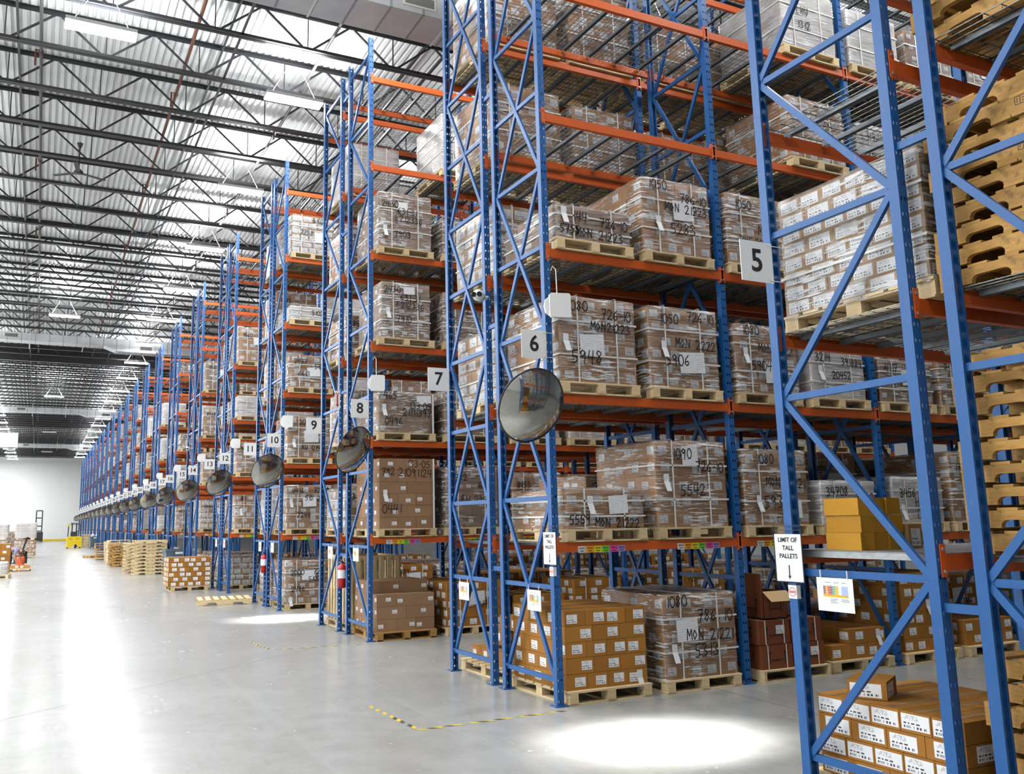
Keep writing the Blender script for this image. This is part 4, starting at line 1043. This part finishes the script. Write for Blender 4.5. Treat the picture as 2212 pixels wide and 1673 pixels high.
# ------------------------------------------------------------------ the building
X0, X1, Y0, Y1, ZD = -24.0, 27.0, -15.0, 127.0, 12.22
b = MB(); b.face(((X0, Y0, 0), (X1, Y0, 0), (X1, Y1, 0), (X0, Y1, 0))); struct(b.obj('floor', 'floor'))
b = MB(); p = .152; n = int((X1 - X0) / p); prof = []
for i in range(n + 1):
    x = X0 + i * p
    for dx, dz in ((0, 0), (.075, 0), (.092, .038), (.135, .038)): prof.append((x + dx, ZD + dz))
for a, c in zip(prof[:-1], prof[1:]): b.face(((a[0], Y0, a[1]), (c[0], Y0, c[1]), (c[0], Y1, c[1]), (a[0], Y1, a[1])))
struct(b.obj('ceiling', 'deck'))
for nm, q in (('wall_back', (X0, X1, Y1, Y1 + .2)), ('wall_front', (X0, X1, Y0 - .2, Y0)), ('wall_left', (X0 - .2, X0, Y0, Y1)), ('wall_right', (X1, X1 + .2, Y0, Y1))):
    b = MB(); b.box(*q, 0, ZD); struct(b.obj(nm, 'wall' if nm in ('wall_back', 'wall_left') else 'walld'))
b = MB(); b.box(-9.5, -.2, Y1 - .12, Y1, .0, .28); struct(b.obj('trim_1', 'yellow'))

def joist_mesh():
    def mk():
        b = MB(); zt, zb = 12.20, 11.40
        for s in (-1, 1):
            b.box(X0, X1, s * .012 + (0 if s > 0 else -.055), s * .012 + (.06 if s > 0 else 0), zt - .006, zt, 0); b.box(X0, X1, s * .012 - .003, s * .012 + .003, zt - .085, zt, 0)
            b.box(X0, X1, s * .012 + (0 if s > 0 else -.055), s * .012 + (.07 if s > 0 else 0), zb, zb + .008, 0); b.box(X0, X1, s * .012 - .003, s * .012 + .003, zb, zb + .09, 0)
        x = X0 + .35; L = 1.87; k = 0
        while x < X1 - 1:
            b.bar((x, 0, zt - .03), (x + L / 2 - .07, 0, zb + .04), .036, .040); b.bar((x + L / 2 + .07, 0, zb + .04), (x + L, 0, zt - .03), .036, .040)
            b.bar((x + L / 2, 0, zb + .03), (x + L / 2, 0, zt - .03), .022, .022, 0, (1, 0, 0)); x += L
        return b.mesh('roof_joist', 'joist')
    return cached('joist', mk)
JY = [10.5, 12.42, 14.37, 16.25, 18.28, 20.25, 22.2, 24.18, 26.06, 28.0, 29.81, 31.64, 33.47, 35.2, 36.95, 38.6]
ys = [10.5 - 1.95 * k for k in range(12, 0, -1)] + JY + [38.6 + 1.78 * k for k in range(1, 50)]
for y in ys:
    if y < Y1 - .3: struct(inst(joist_mesh(), 'roof_joist', None, (0, y, 0)))
for y in (47.2, 84.0, 121):
    b = MB(); b.box(X0, X1, y - .12, y + .12, 11.25, 12.2); struct(b.obj('roof_girder', 'joist'))
def y_pipe(nm, x, z, r, m, box=False):
    b = MB()
    if box: b.bar((x, Y0, z), (x, Y1, z), r, r * 1.4)
    else: b.tube([(x, Y0, z), (x, Y1, z)], r, 8)
    return b.obj(nm, m)
for k, x in enumerate((-9.3, -5.64, -1.62, 2.4, 6.4)): struct(y_pipe('roof_bridging', x, 11.46, .04, 'joist', True)); struct(y_pipe('roof_bridging', x - .05, 12.1, .04, 'joist', True))
for k, (x, lb) in enumerate(((-8.3, 'sprinkler pipe running along the roof over the left of the corridor'), (-5.24, 'grey sprinkler pipe running along the roof over the middle of the corridor'), (-2.40, 'brown sprinkler pipe running along the roof over the rack side'), (.2, 'conduit pipe along the roof above the rack ends'))):
    t = thing('sprinkler_pipe', lb, 'pipe', (x, 0, 11.72))
    b = MB(); b.tube([(0, Y0, 0), (0, Y1, 0)], .035, 8); b.obj('pipe_run', 'pipe' if k % 2 else 'rust', t)
    yy = 10.6 + k * .8
    while yy < 60:
        b = MB(); b.tube([(0, yy, .03), (-.1, yy, .05), (-.1, yy + .02, -.30)], .022, 6); b.tube([(0, yy - .06, 0), (0, yy + .06, 0)], .048, 8); b.obj('drop_elbow', 'rust', t); yy += 6.1

def duct(y, z, x0, x1, hgt, dep, label, step=None, yh=None):
    t = thing('air_duct', label, 'air duct', (0, y, z))
    b = MB(); b.box(x0, x1, 0, dep, 0, hgt)
    if step:
        xs, xe, h2 = step
        b = MB(); b.box(xe, x1, 0, dep, 0, hgt); b.box(x0, xs, 0, dep, hgt - h2, hgt)
        b.prism([(xs, hgt - h2), (xe, 0), (xe, hgt), (xs, hgt)], 'y', 0, dep)
    b.obj('duct_body', 'duct', t)
    x = x0 + .6; s = MB()
    while x < x1:
        zz = (hgt - step[2]) if step and x < step[0] else 0
        s.box(x - .022, x + .022, -.008, dep + .008, zz - .008, hgt + .005); x += .62
    s.obj('joint_flange', 'galv', t)
    g0 = -6.4 if step else .9
    while g0 < x1 - 1:
        zz = (hgt - step[2]) if step and g0 < step[0] else 0
        q = MB(); q.box(g0 - .32, g0 + .32, -.02, -.001, zz + .10, zz + .34)
        f = q.obj('grille', 'grille', t); w = MB(); w.box(g0 - .28, g0 + .28, -.024, -.021, zz + .135, zz + .305)
        w.obj('louvres', 'grillein', f); g0 += 6.2
    h = MB(); x = x0 + 1.2
    while x < x1:
        h.box(x - .02, x + .02, -.03, -.026, 0, 12.2 - z); h.box(x - .02, x + .02, -.03, dep + .03, -.012, -.008); x += 2.4
    h.obj('hanger_strap', 'strap', t)
duct(5.45, 10.78, -2.1, 26, .55, .88, 'large sheet-metal air duct overhead at the top of the view')
duct(39.0, 10.62, -14, 26, .62, .80, 'sheet-metal air duct crossing above the corridor, nearest of the three far ones', (-2.2, -1.55, .38))
duct(68.5, 10.62, -14, 26, .62, .80, 'sheet-metal air duct crossing above the corridor, middle of the three far ones', (-2.2, -1.55, .38))
duct(102.0, 10.62, -14, 26, .62, .80, 'sheet-metal air duct crossing above the corridor, farthest one', (-2.2, -1.55, .38))
t = thing('unit_heater', 'grey unit heater box hanging high at far left', 'heater', (-7.6, 73.9, 8.3)); b = MB(); b.box(-1.3, 1.0, -.6, .6, .15, 1.35); b.obj('casing', 'heater', t)
b = MB(); b.box(-1.3, .2, -.62, -.605, .2, 1.2); b.obj('front_panel', 'white', t); b = MB(); b.box(.3, .7, -.3, .3, -.1, .15); b.obj('outlet', 'heater', t)
b = MB()
for x in (-1.1, .8): b.tube([(x, 0, 1.35), (x, 0, 3.2)], .015, 6)
b.obj('hanger_rod', 'dark', t)
t = thing('ceiling_fan', 'black ceiling fan hanging below the roof joists', 'ceiling fan', (-4.3, 15.9, 10.9)); b = MB(); b.tube([(0, 0, .1), (0, 0, .75)], .02, 8); b.obj('down_rod', 'black', t)
b = MB(); b.tube([(0, 0, -.02), (0, 0, .03), (0, 0, .1)], [.07, .12, .06], 14); b.obj('motor', 'black', t)
b = MB(); b.tube([(0, 0, .70), (0, 0, .82)], [.04, .08], 10); b.obj('canopy', 'black', t)
for k in range(3):
    a = k * 2.094 + .4; b = MB(); b.bar((.1 * math.cos(a), .1 * math.sin(a), .01), (.72 * math.cos(a), .72 * math.sin(a), .01), .11, .012); b.obj('blade', 'dark', t)

# ------------------------------------------------------------------ lamps
def lamp_meshes():
    b = MB(); b.box(-.61, .61, -.17, .17, .02, .09); hs = b.mesh('housing', 'white')
    b = MB(); b.face(((-.60, .16, .0), (.60, .16, .0), (.60, -.16, .0), (-.60, -.16, .0))); b.face(((-.60, -.16, .0), (.60, -.16, .0), (.60, -.16, .02), (-.60, -.16, .02))); b.face(((-.60, .16, .02), (.60, .16, .02), (.60, .16, .0), (-.60, .16, .0)))
    df = {}
    for k in LAMP: df[k] = b.mesh('diffuser', 'lamp_' + k)
    do = b.mesh('diffuser', 'lampoff')
    b = MB(); b.face(((-.55, -.05, .0905), (.55, -.05, .0905), (.55, .05, .0905), (-.55, .05, .0905))); up = {k: b.mesh('upper_slot', 'up_' + k) for k in LAMP}
    b = MB()
    for x in (-.5, .5): b.tube([(x, 0, .09), (x * .4, 0, .66)], .004, 4, 0, False)
    return hs, df, do, up, b.mesh('hanging_wire', 'strap')
HS, DF, DO, UP, WR = lamp_meshes()
def lamp(x, y, z, label, group=None, lit=True, spot=0, kind='edge'):
    t = thing('strip_light', label, 'ceiling light', (x, y, z), 0, group)
    inst(HS, 'housing', t); inst(DF[kind] if lit else DO, 'diffuser', t); inst(WR, 'hanging_wire', t)
    if lit: inst(UP[kind], 'upper_slot', t)
    if spot:
        l = bpy.data.lights.new('aisle_optic', 'AREA'); l.shape = 'RECTANGLE'; l.size = 1.1; l.size_y = .28; l.energy = spot; l.spread = math.radians(10); l.color = (.99, 1, .99)
        o = bpy.data.objects.new('aisle_optic', l); COL.objects.link(o); o.parent = t; o.location = (0, 0, -.012)
ZL = 10.78
for k in range(-2, 21):
    yc = k * PITCH + 4.02
    lamp(.02 if k == -1 else -.28, yc, ZL, 'lit strip light over the aisle mouth between racks %d and %d' % (k * 2 + 7, k * 2 + 8), 'lamps along the rack ends', True, 26 if k in (-1, 1) else 0)
for k in (-1, 0, 1, 2, 3, 4, 5):
    for j, x in enumerate((4.7, 9.6, 14.5)):
        if k > 2 and j > 0: continue
        lamp(x, k * PITCH + 4.02, ZL, 'lit strip light above aisle between racks %d and %d, %s in from corridor' % (k * 2 + 7, k * 2 + 8, ORD[j + 1]), 'lamps above the aisles', kind='aisle')
for i, (y, lit) in enumerate(((-8, True), (8.35, True), (32.6, True), (58.4, True), (84, False), (108, False))):
    lamp(-4.2, y, ZL, '%s strip light over the middle of the corridor, %s from the camera' % ('lit' if lit else 'unlit', ORD[i]), 'lamps over the corridor', lit, kind='mid')
for k in range(-1, 22):
    lamp(-8.15, k * PITCH + 4.0, ZL, 'lit strip light in the left row, %s back from the camera' % (ORD[k + 1] if k + 1 < 14 else '%dth' % (k + 2)), 'lamps of the left row', kind='open')

for i, x in enumerate((-12.3, -16.5, -20.7)):  # unseen lamp rows, added to brighten the load faces toward the corridor
    for k in range(-2, 22):
        lamp(x, k * PITCH + 4.0, ZL, 'added strip light out of view over the open floor, %s row left of the corridor, %s one' % (ORD[i + 1], ORD[k + 2] if k + 2 < 14 else '%dth' % (k + 3)), 'added lamps over the open floor at left', kind='open')

# ------------------------------------------------------------------ the corridor
def tape(name, label, a, c, wd=.05):
    a, c = Vector((*a, 0)), Vector((*c, 0)); L = (c - a).length; d = (c - a).normalized(); nn = Vector((-d.y, d.x, 0)); mb = MB(); r = random.Random(int(L * 100)); s = 0; k = 0
    while s < L:
        l = .085
        if r.random() > .18:
            sk = nn * (wd / 2) - d * .03; p, q = a + d * s, a + d * min(L, s + l); z = Vector((0, 0, .0012))
            mb.face((p - sk + z, q - sk + z, q + sk + z, p + sk + z), k % 2)
        s += l; k += 1
    return tag(mb.obj(name, ['yellowtape', 'blacktape']), label, 'floor tape', 'hazard tape on the floor')
tape('floor_tape', 'worn yellow and black floor tape running toward the camera near rack 6', (-1.64, .93), (-1.60, -.24)); tape('floor_tape', 'yellow and black floor tape leading to the post of rack 6', (-1.60, -.24), (-.06, -.20))
tape('floor_tape', 'worn floor tape running toward the camera near rack 8', (-1.63, 6.52), (-1.57, 5.43), .04); tape('floor_tape', 'faint yellow floor tape leading to the post of rack 8', (-1.57, 5.43), (-.10, 5.27), .04)

pallet_thing('single pale empty pallet lying on the floor before rack 10', (-.68, 13.75, 0), pi / 2 - .12, None, 'pine')
loose_stack('golden', 'in the corridor', 'B', -.78, 18.85, 0, 1.16, 1.0, .80, (5, 3, 6), group='golden cartons on the pallet in the corridor', plabel='wooden pallet under the labelled golden cartons in the corridor')
pallet_stack('nearest in the corridor', -.74, 28.75, 0, 10, pi / 2, 'pale pallets stacked in the corridor', False, 'pine', .03)
pallet_stack('second in the corridor', -.92, 30.4, 0, 9, pi / 2, 'pale pallets of the second corridor stack', False, 'pine', .03)
pallet_stack('third in the corridor', -1.0, 36.6, 0, 8, pi / 2, 'pallets of the third corridor stack', False, 'oldwood', .05)
pallet_stack('fourth in the corridor', -1.05, 39.6, 0, 9, 0, 'pale pallets of the fourth corridor stack', False, 'pine', .03)
pallet_stack('fifth in the corridor', -1.2, 46.6, 0, 7, 0, 'pallets of the fifth corridor stack', False, 'oldwood', .06)
pallet_stack('beside the yellow forklift', -.55, 82.6, 0, 9, pi / 2, 'pallets stacked beside the forklift', False, 'pine', .03)
pallet_thing('loose pallet lying farther down the corridor floor', (-1.5, 50.5, 0), .3, None, 'oldwood')
for k, x in enumerate((-1.40, -1.22)):
    pallet_thing('pale pallet standing on edge in the corridor, %s of two' % ('left' if k == 0 else 'right'), (x, 43.6, .52), (0, pi / 2 - .07, 0), 'pallets standing on edge', 'pine')
def tub(label, loc, rot=0, w=.92, d=.74, h=.96, bag=False):
    t = thing('plastic_tub', label, 'tub', loc, rot)
    b = MB(); a = .86
    lo = [(-w / 2 * a, -d / 2 * a), (w / 2 * a, -d / 2 * a), (w / 2 * a, d / 2 * a), (-w / 2 * a, d / 2 * a)]; hi = [(-w / 2, -d / 2), (w / 2, -d / 2), (w / 2, d / 2), (-w / 2, d / 2)]
    for k in range(4):
        l = (k + 1) % 4
        b.face(((*lo[k], .10), (*lo[l], .10), (*hi[l], h - .06), (*hi[k], h - .06)))
        b.face(tuple((x * .95, y * .95, z) for x, y, z in ((*hi[k], h - .06), (*hi[l], h - .06), (*lo[l], .13), (*lo[k], .13))))
    b.face([(*p, .10) for p in reversed(lo)]); b.face([(x * .95, y * .95, .13) for x, y in lo]); b.obj('tub_body', 'tub', t)
    r = MB(); e = .03
    r.box(-w / 2 - e, w / 2 + e, -d / 2 - e, -d / 2 + .02, h - .07, h); r.box(-w / 2 - e, w / 2 + e, d / 2 - .02, d / 2 + e, h - .07, h); r.box(-w / 2 - e, -w / 2 + .02, -d / 2 + .02, d / 2 - .02, h - .07, h); r.box(w / 2 - .02, w / 2 + e, -d / 2 + .02, d / 2 - .02, h - .07, h); r.obj('rim', 'tub', t)
    for x in (-.25, .25):
        q = MB(); q.box(x - .05, x + .05, -d / 2 * .99 - .02, -d / 2 * .92, .25, h - .08); q.obj('rib', 'tub', t)
    q = MB(); q.box(-.14, .14, -d / 2 - e - .004, -d / 2 - e, h - .17, h - .09); q.obj('nameplate', 'white', t)
    for x in (-.3, .3):
        for y in (-.22, .22):
            q = MB(); q.tube([(x - .015, y, .055), (x + .015, y, .055)], .055, 12); q.obj('caster', 'black', t)
    if bag:
        g = MB(); r = random.Random(4)
        for k in range(7): 
            x, y = r.uniform(-.25, .3), r.uniform(-.2, .2); g.tube([(x - .12, y, h - .04), (x, y + .02, h + .09 + r.uniform(0, .08)), (x + .15, y, h - .03)], [.07, .13, .06], 7)
        g.obj('bag_heap', 'paper', t, smooth=True)
tub('slate-blue plastic tub on wheels behind the corridor carton pallet', (.02, 26.75, 0), .05)
tub('slate-blue plastic tub with white bags near the forklift', (-.18, 75.7, 0), .1, .8, .8, 1.02, True)

def big_load(label, loc, lower_h, upper_h, w=1.2, d=1.1, kind='A'):
    wrapped_load(label + ', lower load', loc, w=w, d=d, h=lower_h, kind=kind, n=(4, 3, 4), film='film', name='pallet_load')
    if upper_h: wrapped_load(label + ', upper load on top of it', (loc[0], loc[1], loc[2] + PH + lower_h + .045), w=w, d=d, h=upper_h, kind='F', n=(3, 3, 4), film='filmw', lab=.2)
big_load('double-stacked wrapped pallet left of the corridor', (-5.35, 53.9, 0), .92, .90)
big_load('double-stacked wrapped pallet at the far left edge', (-6.95, 55.2, 0), .95, .80)
wrapped_load('wrapped pallet load standing behind the double stack', (-5.9, 57.5, 0), w=1.2, d=1.1, h=1.5, kind='A', n=(4, 3, 7))
loose_stack('kraft', 'at left edge', 'B', -6.12, 31.4, 0, .98, 1.0, 1.10, (3, 3, 5), group='kraft cartons at the left edge of the corridor', plabel='wooden pallet under the kraft cartons at the left edge')
wrapped_load('low film-wrapped load at the left edge in front of the kraft cartons', (-6.10, 29.75, 0), w=.90, d=.86, h=.44, kind='B', n=(3, 3, 3), film='filmw')
pallet_thing('pale pallet being loaded by the bending person', (-5.38, 34.75, 0), .05, None, 'pine')
for i in range(2):
    carton_thing('flat brown carton on the pallet before the bending person, %s one' % ('left' if i == 0 else 'right'), 'A', .40, .36, .14, (-5.55 + i * .43, 34.7, .13), 0, i, 'cartons the person is handling')
t = thing('pallet_jack', 'black pallet jack with upright handle left of the corridor', 'pallet jack', (-5.75, 42.0, 0), .5)
b = MB(); b.box(-.28, -.10, -.6, .6, .07, .13); b.box(.10, .28, -.6, .6, .07, .13); b.obj('fork', 'dark', t)
b = MB(); b.box(-.28, .28, -.85, -.6, .10, .50); b.obj('drive_head', 'black', t)
b = MB(); b.tube([(0, -.78, .48), (0, -.92, .80), (.0, -1.12, 1.15), (0, -1.2, 1.28)], .045, 8); b.obj('tiller', 'black', t)
b = MB(); b.box(-.14, .14, -1.30, -1.14, 1.26, 1.34); b.obj('handle', 'black', t); b = MB(); b.box(-.05, .05, -1.32, -1.22, 1.34, 1.38); b.obj('red_button', 'red', t)
b = MB(); b.tube([(-.04, -.75, .09), (.04, -.75, .09)], .09, 14); b.obj('wheel', 'black', t)

def forklift():
    t = thing('forklift', 'yellow stand-up forklift parked in the corridor', 'forklift', (-1.72, 78.4, 0))
    b = MB(); pr = [(-.62, .10), (-.60, .95), (-.50, 1.03), (.50, 1.03), (.60, .95), (.62, .10), (.28, .10), (.22, .34), (-.04, .34), (-.10, .10)]
    b.prism(pr, 'y', -.8, .35); b.obj('body', 'yellow', t)
    for x in (-.42, .12):
        q = MB(); q.box(x, x + .26, -.812, -.80, .80, .84); q.obj('vent_slot', 'black', t)
    for y in (-.62, .75):
        for x in (.09, ) if y < 0 else (-.52, .52):
            q = MB(); q.tube([(x - .07, y, .155), (x + .07, y, .155)], .155, 18); q.tube([(x - .075, y, .155), (x + .075, y, .155)], .07, 12, 1); q.obj('wheel', ['black', 'white'], t)
    for x, y in ((-.52, -.55), (.52, -.55), (-.52, .40), (.52, .40)):
        q = MB(); q.bar((x, y, 1.0), (x * .93, y, 2.05), .06, .06); q.obj('guard_post', 'black', t)
    q = MB()
    for k in range(6): q.bar((-.5, -.55 + k * .19, 2.07), (.5, -.55 + k * .19, 2.07), .04, .04)
    q.bar((-.5, -.6, 2.07), (-.5, .45, 2.07), .05, .05); q.bar((.5, -.6, 2.07), (.5, .45, 2.07), .05, .05); q.obj('overhead_guard', 'black', t)
    q = MB(); q.box(-.58, -.40, -.60, -.45, 1.92, 2.10); q.obj('beacon_housing', 'yellow', t)
    for x in (-.18, .18):
        q = MB(); q.box(x - .05, x + .05, .55, .68, .08, 2.2); q.obj('mast_rail', 'dark', t)
    q = MB(); q.box(-.3, .3, .56, .66, 2.14, 2.22); q.box(-.3, .3, .56, .66, 1.1, 1.2); q.obj('mast_crosshead', 'dark', t)
    for x in (-.25, .25):
        q = MB(); q.box(x - .05, x + .05, .72, 1.75, .06, .10); q.box(x - .05, x + .05, .69, .73, .06, .6); q.obj('fork', 'dark', t)
    q = MB(); q.box(-.3, .25, -.1, .2, 1.03, 1.45); q.obj('backrest', 'black', t)
    q = MB(); q.tube([(.2, .1, 1.4), (.3, .2, 1.55)], .03, 8); q.obj('control_lever', 'black', t)
forklift()
t = thing('reach_truck', 'dark reach truck with tall raised mast by the far white wall', 'forklift', (-4.55, 121.5, 0))
for x in (-.36, .36):
    q = MB(); q.box(x - .07, x + .07, -.1, .12, .05, 4.1); q.obj('mast_rail', 'dark', t)
for z in (.5, 1.35, 2.0, 3.05, 4.0):
    q = MB(); q.box(-.29, .29, -.06, .08, z, z + .14); q.obj('mast_crossbar', 'dark', t)
q = MB(); q.box(-.55, .55, .25, 1.6, .1, 1.3); q.obj('body', 'dark', t)
for x in (-.5, .5):
    q = MB(); q.tube([(x - .06, .7, .14), (x + .06, .7, .14)], .14, 14); q.obj('wheel', 'black', t)
    q = MB(); q.box(x * .5 - .05, x * .5 + .05, -1.1, -.1, .05, .09); q.obj('fork', 'dark', t)

# ------------------------------------------------------------------ people
def skin_obj(name, m, pts, edges, parent, sub=2):
    me = bpy.data.meshes.new(name); me.from_pydata([p[:3] for p in pts], edges, []); me.materials.append(M[m])
    o = bpy.data.objects.new(name, me); COL.objects.link(o); o.parent = parent
    sk = o.modifiers.new('Skin', 'SKIN'); sk.use_smooth_shade = True
    lay = me.skin_vertices[0] if me.skin_vertices else None
    if lay is None:
        me.attributes.new; 
    for i, p in enumerate(pts):
        r = p[3] if len(p) > 3 else .05
        lay.data[i].radius = (r, p[4] if len(p) > 4 else r)
    lay.data[0].use_root = True
    ss = o.modifiers.new('Subsurf', 'SUBSURF'); ss.levels = 1; ss.render_levels = sub
    dg = bpy.context.evaluated_depsgraph_get(); ev = o.evaluated_get(dg)
    baked = bpy.data.meshes.new_from_object(ev); baked.name = name
    o.modifiers.clear(); o.data = baked
    baked.polygons.foreach_set('use_smooth', [True] * len(baked.polygons))
    return o
def person(label, loc, rot, pose):
    t = thing('person', label, 'person', loc, rot)
    J = pose
    body = [J['pelvis'] + (.13, .10), J['waist'] + (.125, .095), J['chest'] + (.15, .105), J['neck'] + (.058,), J['head0'] + (.075,), J['head1'] + (.098,), J['head2'] + (.075,)]
    ed = [(0, 1), (1, 2), (2, 3), (3, 4), (4, 5), (5, 6)]
    for s in 'lr':
        i = len(body); body += [J['sh' + s] + (.062,), J['el' + s] + (.045,), J['wr' + s] + (.030,), J['ha' + s] + (.036, .02)]
        ed += [(2, i), (i, i + 1), (i + 1, i + 2), (i + 2, i + 3)]
        w, h = Vector(J['wr' + s]), Vector(J['ha' + s]); d = (h - w).normalized(); side = d.cross(Vector((.3, .2, .9))).normalized()
        for k in range(4):
            j = len(body); o = side * ((k - 1.5) * .018); L = (.075, .085, .08, .06)[k]
            body += [tuple(h + o + d * L * .5) + (.009,), tuple(h + o * 1.1 + d * L + side.cross(d) * .012) + (.008,)]; ed += [(i + 3, j), (j, j + 1)]
        j = len(body); body += [tuple(w + (h - w) * .5 - side * .045 + d * .02) + (.010,)]; ed += [(i + 2, j)]
        i = len(body); body += [J['hi' + s] + (.095,), J['kn' + s] + (.060,), J['an' + s] + (.042,), J['to' + s] + (.038, .030)]
        ed += [(0, i), (i, i + 1), (i + 1, i + 2), (i + 2, i + 3)]
    b = skin_obj('body', 'skin', body, ed, t)
    f = Vector(J['face']); hd = Vector(J['head1']); up = (Vector(J['head2']) - Vector(J['head0'])).normalized(); sd = f.cross(up).normalized()
    q = MB(); p = hd + f * .095; q.tube([p + up * .03, p - up * .015 + f * .022, p - up * .02], [.009, .014, .010], 6); q.obj('nose', 'skin', t, smooth=True)
    for s in (-1, 1):
        q = MB(); p = hd + f * .088 + sd * (.034 * s) + up * .028; q.tube([p, p + f * .01], .011, 8); q.obj('eye', 'ink', t)
        q = MB(); p = hd + sd * (.098 * s); q.tube([p + up * .025, p - up * .03], [.018, .012], 6); q.obj('ear', 'skin', t, smooth=True)
    q = MB(); p = hd + f * .092 - up * .048; q.bar(p - sd * .025, p + sd * .025, .008, .008); q.obj('mouth', 'redink', t)
    skin_obj('hair', 'hair', [tuple(hd + up * .045 - f * .01) + (.102,), tuple(hd + up * .075 - f * .035) + (.085,), tuple(hd + up * .0 - f * .055) + (.075,)], [(0, 1), (0, 2)], t)
    tr = [J['pelvis'] + (.148, .118), tuple(Vector(J['pelvis']).lerp(Vector(J['waist']), .5)) + (.140, .112)]; te = [(0, 1)]
    for s in 'lr':
        i = len(tr); tr += [J['hi' + s] + (.108,), J['kn' + s] + (.075,), tuple(Vector(J['kn' + s]).lerp(Vector(J['an' + s]), .93)) + (.058,)]; te += [(0, i), (i, i + 1), (i + 1, i + 2)]
    skin_obj('trousers', 'jeans', tr, te, t)
    st = [J['waist'] + (.142, .112), J['chest'] + (.168, .122), tuple(Vector(J['pelvis']).lerp(Vector(J['waist']), .55)) + (.150, .118), tuple(Vector(J['chest']).lerp(Vector(J['neck']), .72)) + (.075,)]; se = [(0, 1), (0, 2), (1, 3)]
    for s in 'lr':
        i = len(st); st += [J['sh' + s] + (.080,), tuple(Vector(J['sh' + s]).lerp(Vector(J['el' + s]), .7)) + (.066,)]; se += [(1, i), (i, i + 1)]
    skin_obj('shirt', pose.get('shirt', 'shirt'), st, se, t)
    for s in 'lr':
        q = MB(); a, z = Vector(J['an' + s]), Vector(J['to' + s]); q.tube([(a.x - (z.x - a.x) * .35, a.y - (z.y - a.y) * .35, .045), (a.x, a.y, .05), (z.x, z.y, .035), (z.x + (z.x - a.x) * .25, z.y + (z.y - a.y) * .25, .02)], [.035, .048, .042, .02], 10); q.obj('shoe', 'black', t, smooth=True)
    return t
bend = dict(pelvis=(0, 0, .88), waist=(.17, 0, .93), chest=(.36, 0, .90), neck=(.50, 0, .84), head0=(.55, 0, .80), head1=(.62, 0, .745), head2=(.68, 0, .69), face=(.64, 0, -.77),
            shl=(.40, .18, .86), ell=(.40, .22, .58), wrl=(.46, .18, .36), hal=(.49, .17, .29), shr=(.40, -.18, .85), elr=(.36, -.22, .57), wrr=(.44, -.17, .34), har=(.47, -.16, .27),
            hil=(-.01, .10, .84), knl=(.05, .12, .46), anl=(-.04, .12, .09), tol=(.12, .13, .04), hir=(-.01, -.10, .84), knr=(.02, -.12, .46), anr=(-.10, -.12, .09), tor=(.06, -.13, .04))
person('person in lavender shirt and dark jeans bending over a low pallet', (-5.80, 35.9, 0), -.40, bend)
stand = dict(pelvis=(0, 0, .94), waist=(0, 0, 1.10), chest=(.01, 0, 1.32), neck=(.01, 0, 1.50), head0=(.02, 0, 1.56), head1=(.03, 0, 1.645), head2=(.03, 0, 1.72), face=(1, 0, 0),
             shl=(0, .19, 1.42), ell=(-.02, .25, 1.13), wrl=(.08, .26, .89), hal=(.10, .26, .81), shr=(0, -.19, 1.42), elr=(-.02, -.25, 1.13), wrr=(.08, -.26, .89), har=(.10, -.26, .81),
             hil=(0, .10, .90), knl=(.02, .11, .49), anl=(0, .11, .09), tol=(.16, .13, .04), hir=(0, -.10, .90), knr=(.02, -.11, .49), anr=(-.02, -.11, .09), tor=(.14, -.13, .04), shirt='black')
person('person in dark clothes standing in the aisle behind rack 7', (13.0, 4.7, 0), -2.2, stand)
t = thing('tote_bag', 'bright orange bag on the floor beside the bending person', 'bag', (-5.36, 38.3, 0))
q = MB(); q.tube([(0, 0, 0), (0, 0, .12), (0, 0, .38), (0, 0, .52)], [.15, .18, .19, .16], 10); q.obj('bag_body', 'hivis', t, smooth=True)
for s in (-.1, .1):
    q = MB(); q.tube([(-.12, s, .5), (-.06, s, .66), (.06, s, .66), (.12, s, .5)], .012, 6); q.obj('handle', 'hivis', t)

# ------------------------------------------------------------------ camera and colour
yaw, pitch, roll = .4462, .1649, -.0153
F = Vector((math.sin(yaw) * math.cos(pitch), math.cos(yaw) * math.cos(pitch), math.sin(pitch))); RT = Vector((math.cos(yaw), -math.sin(yaw), 0)); UP_ = RT.cross(F)
R2 = RT * math.cos(roll) + UP_ * math.sin(roll); U2 = UP_ * math.cos(roll) - RT * math.sin(roll)
cam = bpy.data.cameras.new('camera'); co = bpy.data.objects.new('camera', cam); COL.objects.link(co)
co.matrix_world = Matrix(((R2.x, U2.x, -F.x, CAMX), (R2.y, U2.y, -F.y, CAMY), (R2.z, U2.z, -F.z, CAMZ), (0, 0, 0, 1)))
cam.sensor_width = 36; cam.lens = 1887.7 / 2212 * 36; cam.shift_x = 115.5 / 2212; cam.shift_y = -23.04 / 2212; cam.clip_start = .05; cam.clip_end = 400
sc.camera = co
w = bpy.data.worlds.new('world'); sc.world = w; w.use_nodes = True; w.node_tree.nodes['Background'].inputs[0].default_value = (.02, .02, .022, 1)
sc.view_settings.view_transform = 'Standard'; sc.view_settings.look = 'None'; sc.view_settings.exposure = 0.70; sc.view_settings.gamma = 1
sc.cycles.transparent_max_bounces = 20; sc.cycles.max_bounces = 8; sc.cycles.diffuse_bounces = 1; sc.cycles.sample_clamp_indirect = 6; sc.cycles.adaptive_threshold = .02
